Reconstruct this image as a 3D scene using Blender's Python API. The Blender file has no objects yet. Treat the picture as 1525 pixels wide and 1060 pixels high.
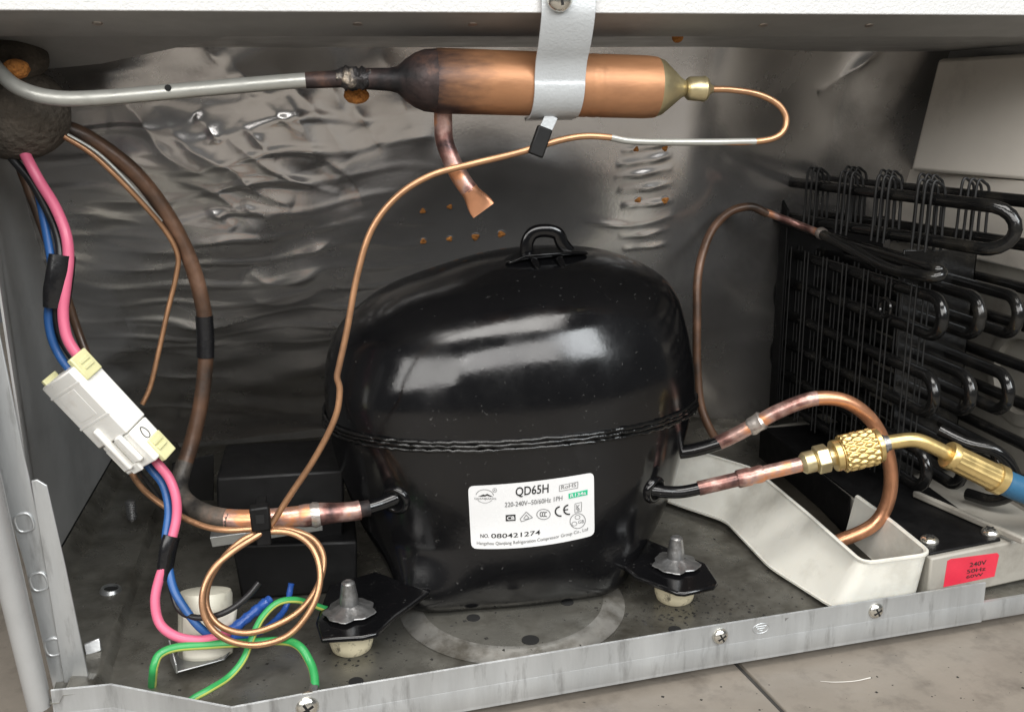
import bpy, bmesh, math, random
import numpy as np
from mathutils import Vector, Matrix
from mathutils.bvhtree import BVHTree

random.seed(7); rng = np.random.default_rng(7)
S = 0.01                                   # shapes below are written in centimetres
sc = bpy.context.scene
COL = sc.collection

# ------------------------------------------------------------------ camera
F = 1437.0; PX, PY = 762.5, 530.0
_X = np.array([7678, 473, -1437.0]); _Z = np.array([-68, 5470, 1437.0])
_Z /= np.linalg.norm(_Z); _X -= _X.dot(_Z) * _Z; _X /= np.linalg.norm(_X); _Y = np.cross(_Z, _X)
RM = np.stack([_X, _Y, _Z]); CAM = np.array([0, 0, 26.5])
cam = bpy.data.cameras.new('camera'); cam.sensor_width = 36; cam.lens = 36 * F / 1525
cam.clip_start = 0.01; cam.clip_end = 50
co = bpy.data.objects.new('camera', cam); COL.objects.link(co); sc.camera = co
co.matrix_world = Matrix.Translation(Vector(CAM * S)) @ Matrix([list(r) for r in RM]).to_4x4()

# ------------------------------------------------------------------ light
w = bpy.data.worlds.new('World'); sc.world = w; w.use_nodes = True
bg = w.node_tree.nodes['Background']; bg.inputs[0].default_value = (0.93, 0.97, 1.0, 1); bg.inputs[1].default_value = 0.10

def area(name, loc, aim, sx, sy, power, col):
    l = bpy.data.lights.new(name, 'AREA'); l.shape = 'RECTANGLE'; l.size = sx; l.size_y = sy
    l.energy = power; l.color = col
    o = bpy.data.objects.new(name, l); COL.objects.link(o); o.location = loc
    o.rotation_euler = (Vector(aim) - Vector(loc)).to_track_quat('-Z', 'Y').to_euler()
    return o
AIM = (0.1, 0.5, 0.12)
area('window_light', (-0.95, -0.85, 0.88), AIM, 1.20, 0.70, 19, (1.0, 0.98, 0.95))
area('window_light', (0.14, -1.15, 1.05), AIM, 1.22, 0.62, 19, (1.0, 0.98, 0.96))
area('window_light', (0.98, -0.88, 1.10), AIM, 0.56, 0.80, 20, (0.94, 0.98, 1.0))
area('ceiling_lamp', (0.0, -0.18, 1.62), (0.12, 0.5, 0.1), 1.3, 0.6, 26, (1.0, 0.97, 0.93))

vs = sc.view_settings
vs.view_transform = 'Standard'; vs.look = 'None'; vs.exposure = -0.08; vs.gamma = 1.0; vs.use_curve_mapping = False
sc.render.engine = 'CYCLES'
sc.cycles.use_denoising = True
sc.cycles.max_bounces = 8
sc.cycles.sample_clamp_indirect = 4

# ------------------------------------------------------------------ helpers: picking points of the place
def ray(px, py): return RM @ np.array([px - PX, PY - py, -F])
def aty(px, py, y): d = ray(px, py); return CAM + d * ((y - CAM[1]) / d[1])
def atz(px, py, z): d = ray(px, py); return CAM + d * ((z - CAM[2]) / d[2])
def atx(px, py, x): d = ray(px, py); return CAM + d * ((x - CAM[0]) / d[0])

def spline(pts, n=8):
    P = [np.array(p, float) for p in pts]
    if len(P) < 3: return P
    P = [2 * P[0] - P[1]] + P + [2 * P[-1] - P[-2]]
    out = []
    for i in range(1, len(P) - 2):
        p0, p1, p2, p3 = P[i - 1:i + 3]
        for k in range(n):
            t = k / n
            out.append(.5 * (2 * p1 + (p2 - p0) * t + (2 * p0 - 5 * p1 + 4 * p2 - p3) * t * t + (3 * p1 - p0 - 3 * p2 + p3) * t ** 3))
    out.append(P[-2])
    return out

def unit(v): return v / (np.linalg.norm(v) + 1e-12)

# ------------------------------------------------------------------ helpers: mesh building
class MB:
    def __init__(s): s.v = []; s.f = []; s.mi = []
    def add(s, vs_, fs, mi=0):
        o = len(s.v); s.v += [tuple(map(float, p)) for p in vs_]; s.f += [tuple(i + o for i in f) for f in fs]
        s.mi += [mi] * len(fs) if isinstance(mi, int) else list(mi); return s
    def tube(s, path, r, n=12, caps=True, stripe=None, twist=0.0, flat=None, aim=None):
        path = [np.array(p, float) for p in path]; m = len(path)
        rs = r if hasattr(r, '__len__') else [r] * m
        if len(rs) != m: rs = np.interp(np.linspace(0, 1, m), np.linspace(0, 1, len(rs)), rs)
        T = [unit(path[min(i + 1, m - 1)] - path[max(i - 1, 0)]) for i in range(m)]
        a = np.cross(T[0], [0, 0, 1.0])
        if np.linalg.norm(a) < .1: a = np.cross(T[0], [1.0, 0, 0])
        a = unit(a); vs_ = []; fs = []; mi = []; ph = 0.0
        if aim is not None:                     # angle 0 looks along aim half way down the tube
            c = a
            for i in range(m // 2 + 1): c = unit(c - T[i] * c.dot(T[i]))
            ph = math.atan2(np.dot(aim, np.cross(T[m // 2], c)), np.dot(aim, c))
        for i in range(m):
            a = unit(a - T[i] * a.dot(T[i])); b = np.cross(T[i], a)
            for k in range(n):
                t = 2 * math.pi * k / n + twist * i + ph
                vs_.append(path[i] + rs[i] * (math.cos(t) * a + math.sin(t) * b * (flat or 1)))
        for i in range(m - 1):
            for k in range(n):
                k2 = (k + 1) % n
                fs.append((i * n + k, i * n + k2, (i + 1) * n + k2, (i + 1) * n + k)); mi.append(1 if stripe and k in stripe else 0)
        if caps:
            fs.append(tuple(range(n))[::-1]); fs.append(tuple((m - 1) * n + k for k in range(n))); mi += [0, 0]
        return s.add(vs_, fs, mi)
    def lathe(s, prof, o, d, n=32, fn=None):
        """prof: (along, radius) pairs; axis from o along d"""
        o = np.array(o, float); d = unit(np.array(d, float))
        a = np.cross(d, [0, 0, 1.0])
        if np.linalg.norm(a) < .1: a = np.cross(d, [1.0, 0, 0])
        a = unit(a); b = np.cross(d, a); vs_ = []; fs = []; m = len(prof)
        for i, (h, r) in enumerate(prof):
            for k in range(n):
                t = 2 * math.pi * k / n
                rr = fn(r, t, h) if fn else r
                vs_.append(o + d * h + rr * (math.cos(t) * a + math.sin(t) * b))
        for i in range(m - 1):
            for k in range(n):
                k2 = (k + 1) % n
                fs.append((i * n + k, (i + 1) * n + k, (i + 1) * n + k2, i * n + k2))
        fs.append(tuple(range(n))); fs.append(tuple((m - 1) * n + k for k in range(n))[::-1])
        return s.add(vs_, fs)
    def box(s, c, u, v, w_):
        """centre and three half-edge vectors"""
        c, u, v, w_ = [np.array(q, float) for q in (c, u, v, w_)]
        P = [c + a * u + b * v + d * w_ for a in (-1, 1) for b in (-1, 1) for d in (-1, 1)]
        fs = [(0, 1, 3, 2), (4, 6, 7, 5), (0, 4, 5, 1), (2, 3, 7, 6), (0, 2, 6, 4), (1, 5, 7, 3)]
        if np.dot(np.cross(u, v), w_) < 0: fs = [f[::-1] for f in fs]
        return s.add(P, fs)
    def bxyz(s, x0, x1, y0, y1, z0, z1):
        return s.box(((x0 + x1) / 2, (y0 + y1) / 2, (z0 + z1) / 2), ((x1 - x0) / 2, 0, 0), (0, (y1 - y0) / 2, 0), (0, 0, (z1 - z0) / 2))
    def plate(s, poly, off):
        """polygon thickened by the vector off"""
        off = np.array(off, float); P = [np.array(p, float) for p in poly]; n = len(P)
        fs = [tuple(range(n)), tuple(range(2 * n - 1, n - 1, -1))]
        for k in range(n): fs.append((k, k + n, (k + 1) % n + n, (k + 1) % n))
        return s.add(P + [p + off for p in P], fs)
    def grid(s, A):
        """A: array (m, n, 3)"""
        m, n = A.shape[:2]
        fs = [(i * n + j, i * n + j + 1, (i + 1) * n + j + 1, (i + 1) * n + j) for i in range(m - 1) for j in range(n - 1)]
        return s.add(A.reshape(-1, 3), fs)
    def sweep(s, path, sect):
        """sect: closed loop of (out, up) offsets carried along a horizontal path"""
        path = [np.array(p, float) for p in path]; m = len(path); n = len(sect); vs_ = []; fs = []
        for i in range(m):
            d1 = unit(path[i] - path[i - 1]) if i else None
            d2 = unit(path[i + 1] - path[i]) if i < m - 1 else None
            d1 = d2 if d1 is None else d1; d2 = d1 if d2 is None else d2
            t = unit(d1 + d2); o = np.array([t[1], -t[0], 0]); o = o / max(.3, np.dot(o, [d1[1], -d1[0], 0]))
            for (a, b) in sect: vs_.append(path[i] + o * a + np.array([0, 0, b]))
        for i in range(m - 1):
            for k in range(n):
                k2 = (k + 1) % n; fs.append((i * n + k, i * n + k2, (i + 1) * n + k2, (i + 1) * n + k))
        fs.append(tuple(range(n))[::-1]); fs.append(tuple((m - 1) * n + k for k in range(n)))
        return s.add(vs_, fs)

ORG = {}
def thing(name, label, cat, org, group=None):
    o = bpy.data.objects.new(name, None); COL.objects.link(o); o.empty_display_size = .01
    org = np.array(org, float); o.location = org * S; ORG[o.name] = org
    o['label'] = label; o['category'] = cat
    if group: o['group'] = group
    return o
def mesh(mb, name, mats, org, angle=38, fix=True):
    me = bpy.data.meshes.new(name)
    V = (np.array(mb.v) - org) * S
    me.from_pydata(V.tolist(), [], mb.f)
    for m in (mats if isinstance(mats, (list, tuple)) else [mats]): me.materials.append(m)
    me.polygons.foreach_set('material_index', mb.mi)
    if fix:
        b = bmesh.new(); b.from_mesh(me); bmesh.ops.recalc_face_normals(b, faces=b.faces); b.to_mesh(me); b.free()
    me.polygons.foreach_set('use_smooth', [True] * len(me.polygons))
    me.set_sharp_from_angle(angle=math.radians(angle)); me.update()
    return me
def bev(o, wd, seg=2):
    if wd:
        m = o.modifiers.new('bevel', 'BEVEL'); m.width = wd * S; m.segments = seg; m.limit_method = 'ANGLE'; m.angle_limit = math.radians(40)
    return o
def part(mb, name, mats, parent, bevel=0, angle=38, label=None, fix=True):
    org = ORG[parent.name]
    o = bpy.data.objects.new(name, mesh(mb, name, mats, org, angle, fix)); COL.objects.link(o); o.parent = parent
    ORG[o.name] = org
    if label: o['label'] = label
    return bev(o, bevel)
def solo(mb, name, mats, label=None, cat=None, group=None, kind=None, bevel=0, angle=38):
    V = np.array(mb.v); org = np.array([(V[:, 0].min() + V[:, 0].max()) / 2, (V[:, 1].min() + V[:, 1].max()) / 2, V[:, 2].min()])
    o = bpy.data.objects.new(name, mesh(mb, name, mats, org, angle)); COL.objects.link(o); o.location = org * S; ORG[o.name] = org
    if label: o['label'] = label
    if cat: o['category'] = cat
    if group: o['group'] = group
    if kind: o['kind'] = kind
    return bev(o, bevel)

# ------------------------------------------------------------------ materials
def mat(name, col, rough=.5, metal=0., var=.15, vs_=40, bump=0., bs=300, rvar=.12, ramp=None, rs=60, dirt=None, coat=0., ior=1.5, sss=0., tr=0., stretch=None, bdist=.001, stain=None):
    """col base colour; ramp = heat/age colours by noise; dirt = (colour, low, high, scale, amount)"""
    m = bpy.data.materials.new(name); m.use_nodes = True; nt = m.node_tree; N = nt.nodes; L = nt.links
    b = N['Principled BSDF']; b.inputs['Metallic'].default_value = metal; b.inputs['IOR'].default_value = ior
    tc = N.new('ShaderNodeTexCoord'); co_ = tc.outputs['Object']
    if stretch:
        mp = N.new('ShaderNodeMapping'); mp.inputs['Scale'].default_value = stretch; L.new(co_, mp.inputs[0]); co_ = mp.outputs[0]
    def noise(scale, det=6, ro=.6):
        n = N.new('ShaderNodeTexNoise'); n.inputs['Scale'].default_value = scale; n.inputs['Detail'].default_value = det; n.inputs['Roughness'].default_value = ro
        L.new(co_, n.inputs['Vector']); return n.outputs['Fac']
    def rampn(fac, stops):
        r = N.new('ShaderNodeValToRGB'); e = r.color_ramp.elements
        while len(e) < len(stops): e.new(.5)
        for q, (p, c) in zip(e, stops): q.position = p; q.color = (*c, 1)
        L.new(fac, r.inputs[0]); return r.outputs[0]
    if ramp: c = rampn(noise(rs, 5, .55), ramp)
    else:
        lo = tuple(max(0, q * (1 - var)) for q in col); hi = tuple(min(1, q * (1 + var)) for q in col)
        c = rampn(noise(vs_), [(.3, lo), (.7, hi)])
    if dirt:
        dc, a, z, ds, amt = dirt
        f = rampn(noise(ds, 8, .65), [(a, (0, 0, 0)), (z, (amt,) * 3)])
        mx = N.new('ShaderNodeMix'); mx.data_type = 'RGBA'; L.new(f, mx.inputs[0]); L.new(c, mx.inputs[6]); mx.inputs[7].default_value = (*dc, 1); c = mx.outputs[2]
    if stain:                                   # heat stain: (x from, x to, colour) in object metres
        sx = N.new('ShaderNodeSeparateXYZ'); L.new(tc.outputs['Object'], sx.inputs[0])
        ad = N.new('ShaderNodeMath'); ad.operation = 'MULTIPLY_ADD'; L.new(noise(110, 6), ad.inputs[0]); ad.inputs[1].default_value = .05; L.new(sx.outputs[0], ad.inputs[2])
        r2 = N.new('ShaderNodeMapRange'); L.new(ad.outputs[0], r2.inputs[0]); r2.inputs[1].default_value = stain[0] + .025; r2.inputs[2].default_value = stain[1] + .025; r2.inputs[3].default_value = 1; r2.inputs[4].default_value = 0
        m2 = N.new('ShaderNodeMix'); m2.data_type = 'RGBA'; L.new(r2.outputs[0], m2.inputs[0]); L.new(c, m2.inputs[6]); m2.inputs[7].default_value = (*stain[2], 1); c = m2.outputs[2]
    L.new(c, b.inputs['Base Color'])
    mr = N.new('ShaderNodeMapRange'); mr.inputs[3].default_value = max(.02, rough - rvar); mr.inputs[4].default_value = min(1, rough + rvar)
    mr.inputs[1].default_value = .3; mr.inputs[2].default_value = .7
    L.new(noise(vs_ * 1.7 + 11), mr.inputs[0]); L.new(mr.outputs[0], b.inputs['Roughness'])
    if bump:
        bn = N.new('ShaderNodeBump'); bn.inputs['Strength'].default_value = bump; bn.inputs['Distance'].default_value = bdist
        L.new(noise(bs, 4, .5), bn.inputs['Height']); L.new(bn.outputs[0], b.inputs['Normal'])
    if coat: b.inputs['Coat Weight'].default_value = coat; b.inputs['Coat Roughness'].default_value = .06
    if sss: b.inputs['Subsurface Weight'].default_value = sss; b.inputs['Subsurface Radius'].default_value = (.006, .005, .004)
    if tr: b.inputs['Transmission Weight'].default_value = tr
    return m

DIRT = (.035, .030, .024)
M = {}
M['wall'] = mat('back_wall_metal', (.60, .585, .575), .25, .82, .08, 9, .05, 500, .05, dirt=(DIRT, .55, .8, 14, .35))
M['side'] = mat('painted_grey_sheet', (.33, .33, .325), .46, .2, .12, 14, .08, 700, dirt=(DIRT, .55, .85, 22, .4))
M['galv'] = mat('galvanised_steel', (.42, .43, .43), .36, .85, .16, 60, .05, 600, .10, dirt=((.10, .095, .085), .52, .8, 35, .5))
M['lip'] = mat('galvanised_lip', (.50, .515, .52), .38, .7, .13, 16, .08, 120, .10, dirt=((.13, .125, .12), .54, .72, 40, .55), stretch=(4, 4, .7))
M['pan'] = mat('dirty_pan_steel', (.21, .203, .178), .32, .65, .24, 28, .12, 500, .12, dirt=((.05, .043, .03), .45, .70, 30, .8))
M['ring'] = mat('painted_ring_highlight', (.34, .33, .305), .36, .65, .2, 40, .05, 500, .1, dirt=((.10, .088, .066), .42, .64, 60, .8))  # lighter pan steel: highlight on the pressed ring put into the colour
M['white'] = mat('textured_white_paint', (.52, .52, .515), .45, 0, .03, 40, .35, 900, .06)
M['strap'] = mat('strap_grey_paint', (.48, .50, .51), .45, .2, .05, 60, .22, 800, .06)
M['cream'] = mat('aged_white_liner', (.31, .295, .26), .45, 0, .1, 14, .05, 300, dirt=((.10, .085, .065), .50, .75, 30, .6))
M['liner'] = mat('ivory_liner', (.82, .77, .69), .42, 0, .05, 14, .05, 300, dirt=((.25, .21, .18), .58, .8, 16, .4))
M['black'] = mat('black_gloss_enamel', (.004, .004, .0045), .16, 0, .2, 22, .06, 420, .08, dirt=((.10, .10, .095), .645, .70, 420, .5), bdist=.0006)
M['blackweld'] = mat('black_enamel_weld', (.005, .005, .005), .12, 0, .2, 60, .5, 260, .05)
M['blackpl'] = mat('black_plastic', (.004, .004, .0043), .5, 0, .2, 50, .05, 700, ior=1.35, dirt=((.02, .019, .017), .55, .85, 50, .25))
M['tape'] = mat('black_vinyl_tape', (.008, .008, .009), .28, 0, .2, 50, .25, 240, dirt=((.08, .075, .07), .60, .8, 160, .3))
M['cond'] = mat('black_coil_paint', (.007, .007, .007), .16, .0, .25, 60, .10, 500, .06, dirt=((.055, .048, .036), .52, .78, 60, .45))
M['fin'] = mat('black_fin_wire', (.006, .006, .006), .6, 0, .2, 60)
M['copper'] = mat('bright_copper', (.66, .32, .18), .38, .85, .14, 70, .04, 600, dirt=((.30, .14, .09), .56, .78, 60, .55))
M['drier'] = mat('drawn_copper_shell', (.40, .195, .095), .47, .5, .2, 38, .10, 500, .08, stretch=(.35, 1, 1), dirt=((.24, .12, .065), .48, .74, 60, .6), stain=(-.038, -.014, (.05, .032, .03)))
M['cap'] = mat('thin_copper_capillary', (.48, .265, .145), .38, .75, .16, 50, .1, 300, .1, dirt=((.22, .12, .08), .50, .75, 60, .6))
M['heat'] = mat('heat_tinted_copper', (.4, .2, .15), .38, .75, .2, 60, .12, 400, ramp=[(.34, (.07, .045, .045)), (.45, (.27, .14, .12)), (.54, (.50, .33, .29)), (.64, (.72, .32, .16))], rs=55)
M['burnt'] = mat('burnt_copper', (.05, .035, .03), .55, .5, .3, 60, .3, 350, ramp=[(.35, (.014, .013, .014)), (.55, (.05, .034, .032)), (.70, (.16, .085, .06))], rs=70)
M['joint'] = mat('charred_braze', (.03, .03, .03), .5, .5, .3, 60, .8, 260, ramp=[(.40, (.012, .012, .013)), (.56, (.05, .045, .045)), (.62, (.16, .14, .12)), (.70, (.50, .42, .33))], rs=130, bdist=.002)
M['solder'] = mat('silver_solder', (.55, .50, .46), .35, .8, .2, 90, .3, 250, dirt=((.25, .15, .12), .5, .75, 90, .6))
M['alu'] = mat('painted_aluminium', (.38, .38, .35), .40, .5, .10, 60, .08, 500, dirt=((.10, .10, .09), .60, .8, 60, .5))
M['brown'] = mat('brown_coated_pipe', (.085, .047, .03), .42, .15, .3, 60, .15, 300, ramp=[(.32, (.035, .024, .018)), (.55, (.11, .058, .034)), (.72, (.22, .12, .075))], rs=40, dirt=((.42, .38, .33), .69, .74, 200, .7))
M['soot'] = mat('sooty_pipe', (.06, .052, .045), .5, .3, .3, 60, .5, 260, ramp=[(.36, (.02, .019, .018)), (.52, (.075, .066, .056)), (.70, (.18, .13, .10))], rs=70)
M['brass'] = mat('brass', (.66, .49, .21), .37, .85, .10, 60, .03, 600, dirt=((.32, .22, .08), .56, .8, 110, .6))
M['palebrass'] = mat('pale_brass', (.60, .51, .30), .38, .85, .12, 60, dirt=((.28, .25, .14), .56, .8, 110, .6))
M['hose'] = mat('blue_hose_rubber', (.022, .10, .19), .45, 0, .10, 60, .08, 500)
M['pink'] = mat('pink_wire_sleeve', (.62, .125, .215), .42, 0, .06, 60, dirt=((.32, .07, .12), .60, .8, 120, .4))
M['blue'] = mat('blue_wire_sleeve', (.018, .085, .26), .40, 0, .15, 60, dirt=((.01, .025, .07), .56, .8, 120, .5))
M['bluesl'] = mat('blue_insulating_boot', (.02, .08, .33), .35, 0, .2, 90, .5, 180)
M['blackw'] = mat('black_wire_sleeve', (.012, .012, .013), .35, 0, .2, 60)
M['green'] = mat('green_wire_sleeve', (.03, .29, .08), .38, 0, .12, 60, dirt=((.015, .12, .04), .60, .8, 120, .4))
M['yellow'] = mat('yellow_wire_stripe', (.48, .52, .12), .40, 0, .08, 60)
M['nylon'] = mat('white_nylon', (.76, .75, .71), .35, 0, .04, 60, .03, 300, dirt=((.40, .33, .27), .57, .80, 55, .5), sss=.15)
M['ynylon'] = mat('yellowed_nylon', (.62, .60, .34), .35, 0, .08, 60, sss=.2)
M['grime'] = mat('dried_tray_grime', (.022, .019, .014), .5, 0, .3, 40, .2, 300)
M['tray'] = mat('milky_polythene', (.68, .67, .61), .36, 0, .06, 25, .06, 120, dirt=((.19, .165, .115), .50, .78, 20, .55), sss=.3)
M['rubber'] = mat('cream_rubber_foot', (.60, .54, .38), .5, 0, .10, 90, .10, 300, dirt=((.05, .045, .03), .56, .68, 190, .85))
M['capbody'] = mat('aged_ivory_plastic', (.55, .53, .44), .45, 0, .06, 60, dirt=((.16, .14, .10), .58, .78, 90, .6))
M['paper'] = mat('ivory_paper', (.66, .63, .54), .7, 0, .04, 60, dirt=((.20, .17, .12), .62, .78, 130, .5))
M['foam'] = mat('dark_foam', (.07, .058, .045), .9, 0, .3, 60, .8, 300, dirt=((.15, .125, .10), .52, .7, 190, .5), bdist=.003)
M['pufoam'] = mat('orange_foam', (.50, .20, .045), .85, 0, .35, 200, .8, 500, dirt=((.16, .05, .012), .5, .7, 300, .7), bdist=.003)
M['screw'] = mat('screw_zinc', (.70, .68, .62), .24, .95, .1, 90, dirt=((.2, .17, .13), .6, .8, 200, .5))
M['stud'] = mat('dull_stud_steel', (.30, .30, .30), .36, .85, .2, 160, .25, 300, dirt=((.07, .06, .05), .50, .75, 150, .7))
M['hole'] = mat('hole_shadow', (.004, .004, .004), .9)
M['label'] = mat('label_film', (.68, .68, .68), .30, 0, .02, 60, dirt=((.55, .54, .52), .64, .78, 90, .5))
M['ink'] = mat('label_ink', (.02, .02, .02), .45)
M['greyink'] = mat('label_grey_ink', (.16, .16, .16), .45)
M['greenink'] = mat('label_green_ink', (.02, .42, .22), .45)
M['red'] = mat('red_sticker', (.62, .03, .06), .42, 0, .08, 60, dirt=((.20, .04, .05), .6, .78, 150, .6))
M['tile'] = mat('floor_tile', (.21, .185, .155), .5, 0, .16, 13, .2, 220, .12, dirt=((.06, .05, .042), .5, .72, 45, .55))
M['grout'] = mat('tile_grout', (.035, .033, .03), .9, 0, .2, 90)
M['crumb'] = mat('black_crumbs', (.012, .011, .009), .8)
M['lint'] = mat('white_lint', (.6, .58, .54), .8)

# ------------------------------------------------------------------ screws (used as parts)
_screw = {}
def screw(parent, c, nrm, r=.42, rot=.4, m='screw'):
    key = (r, m)
    nrm = unit(np.array(nrm, float))
    if key not in _screw:
        h = MB(); prof = [(0, r * 1.0), (.10 * r / .42, r * .98), (.2 * r / .42, r * .8), (.27 * r / .42, r * .45), (.29 * r / .42, 0.02)]
        h.lathe(prof, (0, 0, 0), (0, 0, 1), 20)
        me = mesh(h, 'screw', M[m], np.zeros(3), 50)
        g = MB(); g.bxyz(-r * .55, r * .55, -r * .10, r * .10, r * .45, r * .70); g.bxyz(-r * .10, r * .10, -r * .55, r * .55, r * .45, r * .704)
        _screw[key] = (me, mesh(g, 'slot', M['hole'], np.zeros(3)))
    me, sl = _screw[key]
    o = bpy.data.objects.new('screw', me); COL.objects.link(o); o.parent = parent
    o.location = (np.array(c) - ORG[parent.name]) * S
    q = Vector(nrm).to_track_quat('Z', 'Y'); o.rotation_mode = 'QUATERNION'; o.rotation_quaternion = q @ Matrix.Rotation(rot, 3, 'Z').to_quaternion()
    s2 = bpy.data.objects.new('slot', sl); COL.objects.link(s2); s2.parent = o
    return o

# ================================================================== GROUND
GZ = -1.7
gb = MB(); gb.bxyz(-150, 190, -130, 140, GZ - 1.0, GZ - .12)
ground = solo(gb, 'ground', M['grout'], kind='structure')
J1 = atz(1090, 980, GZ); J2 = atz(1168, 1060, GZ); jd = unit((J2 - J1) * [1, 1, 0]); jn = np.array([-jd[1], jd[0], 0.])
if jn[0] < 0: jn = -jn
TW = 33.0
tmesh = None
for i in range(-3, 4):
    for k in range(-3, 3):
        c = J1 + jn * (i + .5) * TW + jd * (k * TW + 11)
        if tmesh is None:
            tb = MB(); h = TW / 2 - .12
            tb.box((0, 0, -.15), jn * h, jd * h, (0, 0, .15)); tmesh = mesh(tb, 'tile', M['tile'], np.zeros(3))
        o = bpy.data.objects.new('tile', tmesh); COL.objects.link(o); o.parent = ground
        o.location = (np.array([c[0], c[1], GZ]) - ORG[ground.name]) * S; bev(o, .06, 1)

# ================================================================== REFRIGERATOR HOUSING
fr = thing('refrigerator_housing', 'open grey metal machine compartment at the bottom of a refrigerator back', 'refrigerator', (13, 52, GZ))
XL, XR = -16.2, 43.0
# --- base pan
def front_y(x):
    return np.interp(x, [-13, -10.7, -5.3, 36.4, 46], [41.3, 41.5, 38.7, 41.7, 42.4]) + .1
nx, ny = 300, 190
xs = np.linspace(XL, XR + .5, nx); A = np.zeros((ny, nx, 3))
def left_y(x): return np.interp(x, [XL, -13.5], [53, 43.4])
for i, x in enumerate(xs):
    A[:, i, 0] = x; A[:, i, 1] = np.linspace(max(front_y(x), left_y(x) if x < -13.5 else 0), 77, ny)
X, Y = A[..., 0], A[..., 1]
ss = lambda a, b, t: (lambda q: q * q * (3 - 2 * q))(np.clip((t - a) / (b - a), 0, 1))
crease = -11.5 - .03 * (Y - 44)
Zf = .55 * (1 - ss(-.15, .15, X - crease))
chm = (X + 10.7) / 5.4 * (-2.8) + 41.5
Zf += .35 * (1 - ss(.2, 1.6, Y - np.where((X > -13) & (X < -3.5), np.maximum(chm, 39), 30))) * ((X > -13) & (X < -3.0))
Zf += 1.0 * (1 - ss(0, 1.0, X - XL))
RC = (8.9, 46.9, 6.1); rr = np.hypot(X - RC[0], Y - RC[1]); Zf += .30 * (1 - ss(RC[2] - 1.0, RC[2] + .1, rr))
for hx, hy in ((25, 47), (-8, 58)): Zf += .12 * np.exp(-((X - hx) ** 2 + (Y - hy) ** 2) / 18)
Zf += .02 * np.sin(X * 1.3 + np.sin(Y)) * np.sin(Y * .9)
A[..., 2] = Zf
pan = part(MB().grid(A), 'base_pan', M['pan'], fr, angle=60)
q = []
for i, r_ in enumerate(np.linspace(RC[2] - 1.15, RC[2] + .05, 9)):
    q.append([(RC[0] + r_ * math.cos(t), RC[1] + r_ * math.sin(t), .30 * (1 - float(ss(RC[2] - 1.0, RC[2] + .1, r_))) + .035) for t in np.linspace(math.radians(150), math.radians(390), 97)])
part(MB().grid(np.array(q)), 'ring_highlight_sheet', M['ring'], fr, angle=70)  # thin bright sheet over the embossed slope, painting the light it catches
def pz(x, y):
    i = np.argmin(abs(xs - x)); j = np.argmin(abs(A[:, i, 1] - y)); return A[j, i, 2]
pcols = [(790, 958, .45), (530, 1012, .36), (1005, 935, .34), (705, 925, .36), (845, 902, .34)]
for px, py, r in pcols:
    p = atz(px, py, .1); z = pz(p[0], p[1])
    h = MB(); h.lathe([(0, r), (.05, r * .98), (.055, r * .9)], (p[0], p[1], z - .01), (0, 0, 1), 20)
    part(h, 'hole', M['hole'], fr)
# collared hole, tab and stud on the raised left strip
p = atz(165, 878, .6)
h = MB(); h.lathe([(0, .62), (.12, .56), (.22, .50), (.22, .40), (-.02, .38)], (p[0], p[1], .52), (.12, 0, 1), 24); part(h, 'collar', M['galv'], fr)
h = MB(); h.lathe([(0, .39), (.05, .38)], (p[0], p[1], .58), (.12, 0, 1), 20); part(h, 'hole', M['hole'], fr)
p = atz(139, 968, .6); h = MB(); h.box((p[0], p[1], .80), (.36, .1, .06), (-.05, .12, .28), (0, .06, .0)); part(h, 'tab', M['galv'], fr, .05)
p = atz(197, 772, .6); h = MB(); prof = [(0, .28)] + [(.1 + .08 * k, .34 if k % 2 else .26) for k in range(16)] + [(1.4, .2)]
h.lathe(prof, (p[0], p[1], .5), (0, 0, 1), 16); part(h, 'threaded_stud', M['stud'], fr)
# --- front lip
lp = [atz(77, 1037, 1.2), atz(94, 1024, 1.2), atz(166, 1017, 1.2), atz(345, 1051, 1.2), atz(480, 1026, 1.2), atz(1040, 933, 1.2), atz(1467, 866, 1.2), atz(1600, 845, 1.2)]
for q in lp: q[2] = 0
lp[0] = lp[1] + (lp[1] - lp[2]) * .25
sect_up = [(-.05, -1.15), (-.05, 1.15), (0, 1.2), (.08, 1.16), (.09, .16), (.10, .1), (.10, -1.15)]
part(MB().sweep(lp[:7], sect_up), 'upper_lip', M['lip'], fr, angle=30)
lp2 = lp[:7] + [lp[7]]
sect_lo = [(-.10, .02), (.10, .02), (.108, 0.0), (.11, -.95), (.07, -1.1), (-.30, -1.2), (-.30, -1.1), (-.02, -1.0), (-.02, -.1)]
part(MB().sweep(lp2, [(a + .003, b) for a, b in sect_lo]), 'lower_lip', M['lip'], fr, angle=30)
lipd = unit(lp[6] - lp[4]); lipn = np.array([lipd[1], -lipd[0], 0])
def onlip(px, py):
    d = ray(px, py); t = np.dot(lp[5] + lipn * .1 - CAM, lipn) / np.dot(d, lipn); return CAM + d * t
for px, py, r in ((1072, 946, .42), (1303, 908, .44), (457, 1050, .55)):
    screw(fr, onlip(px, py), lipn, r, .5)
for px, py in ((1323, 899), (533, 1032)):
    h = MB(); h.lathe([(0, .16), (.02, .15)], onlip(px, py), lipn, 12); part(h, 'hole', M['hole'], fr)
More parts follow.
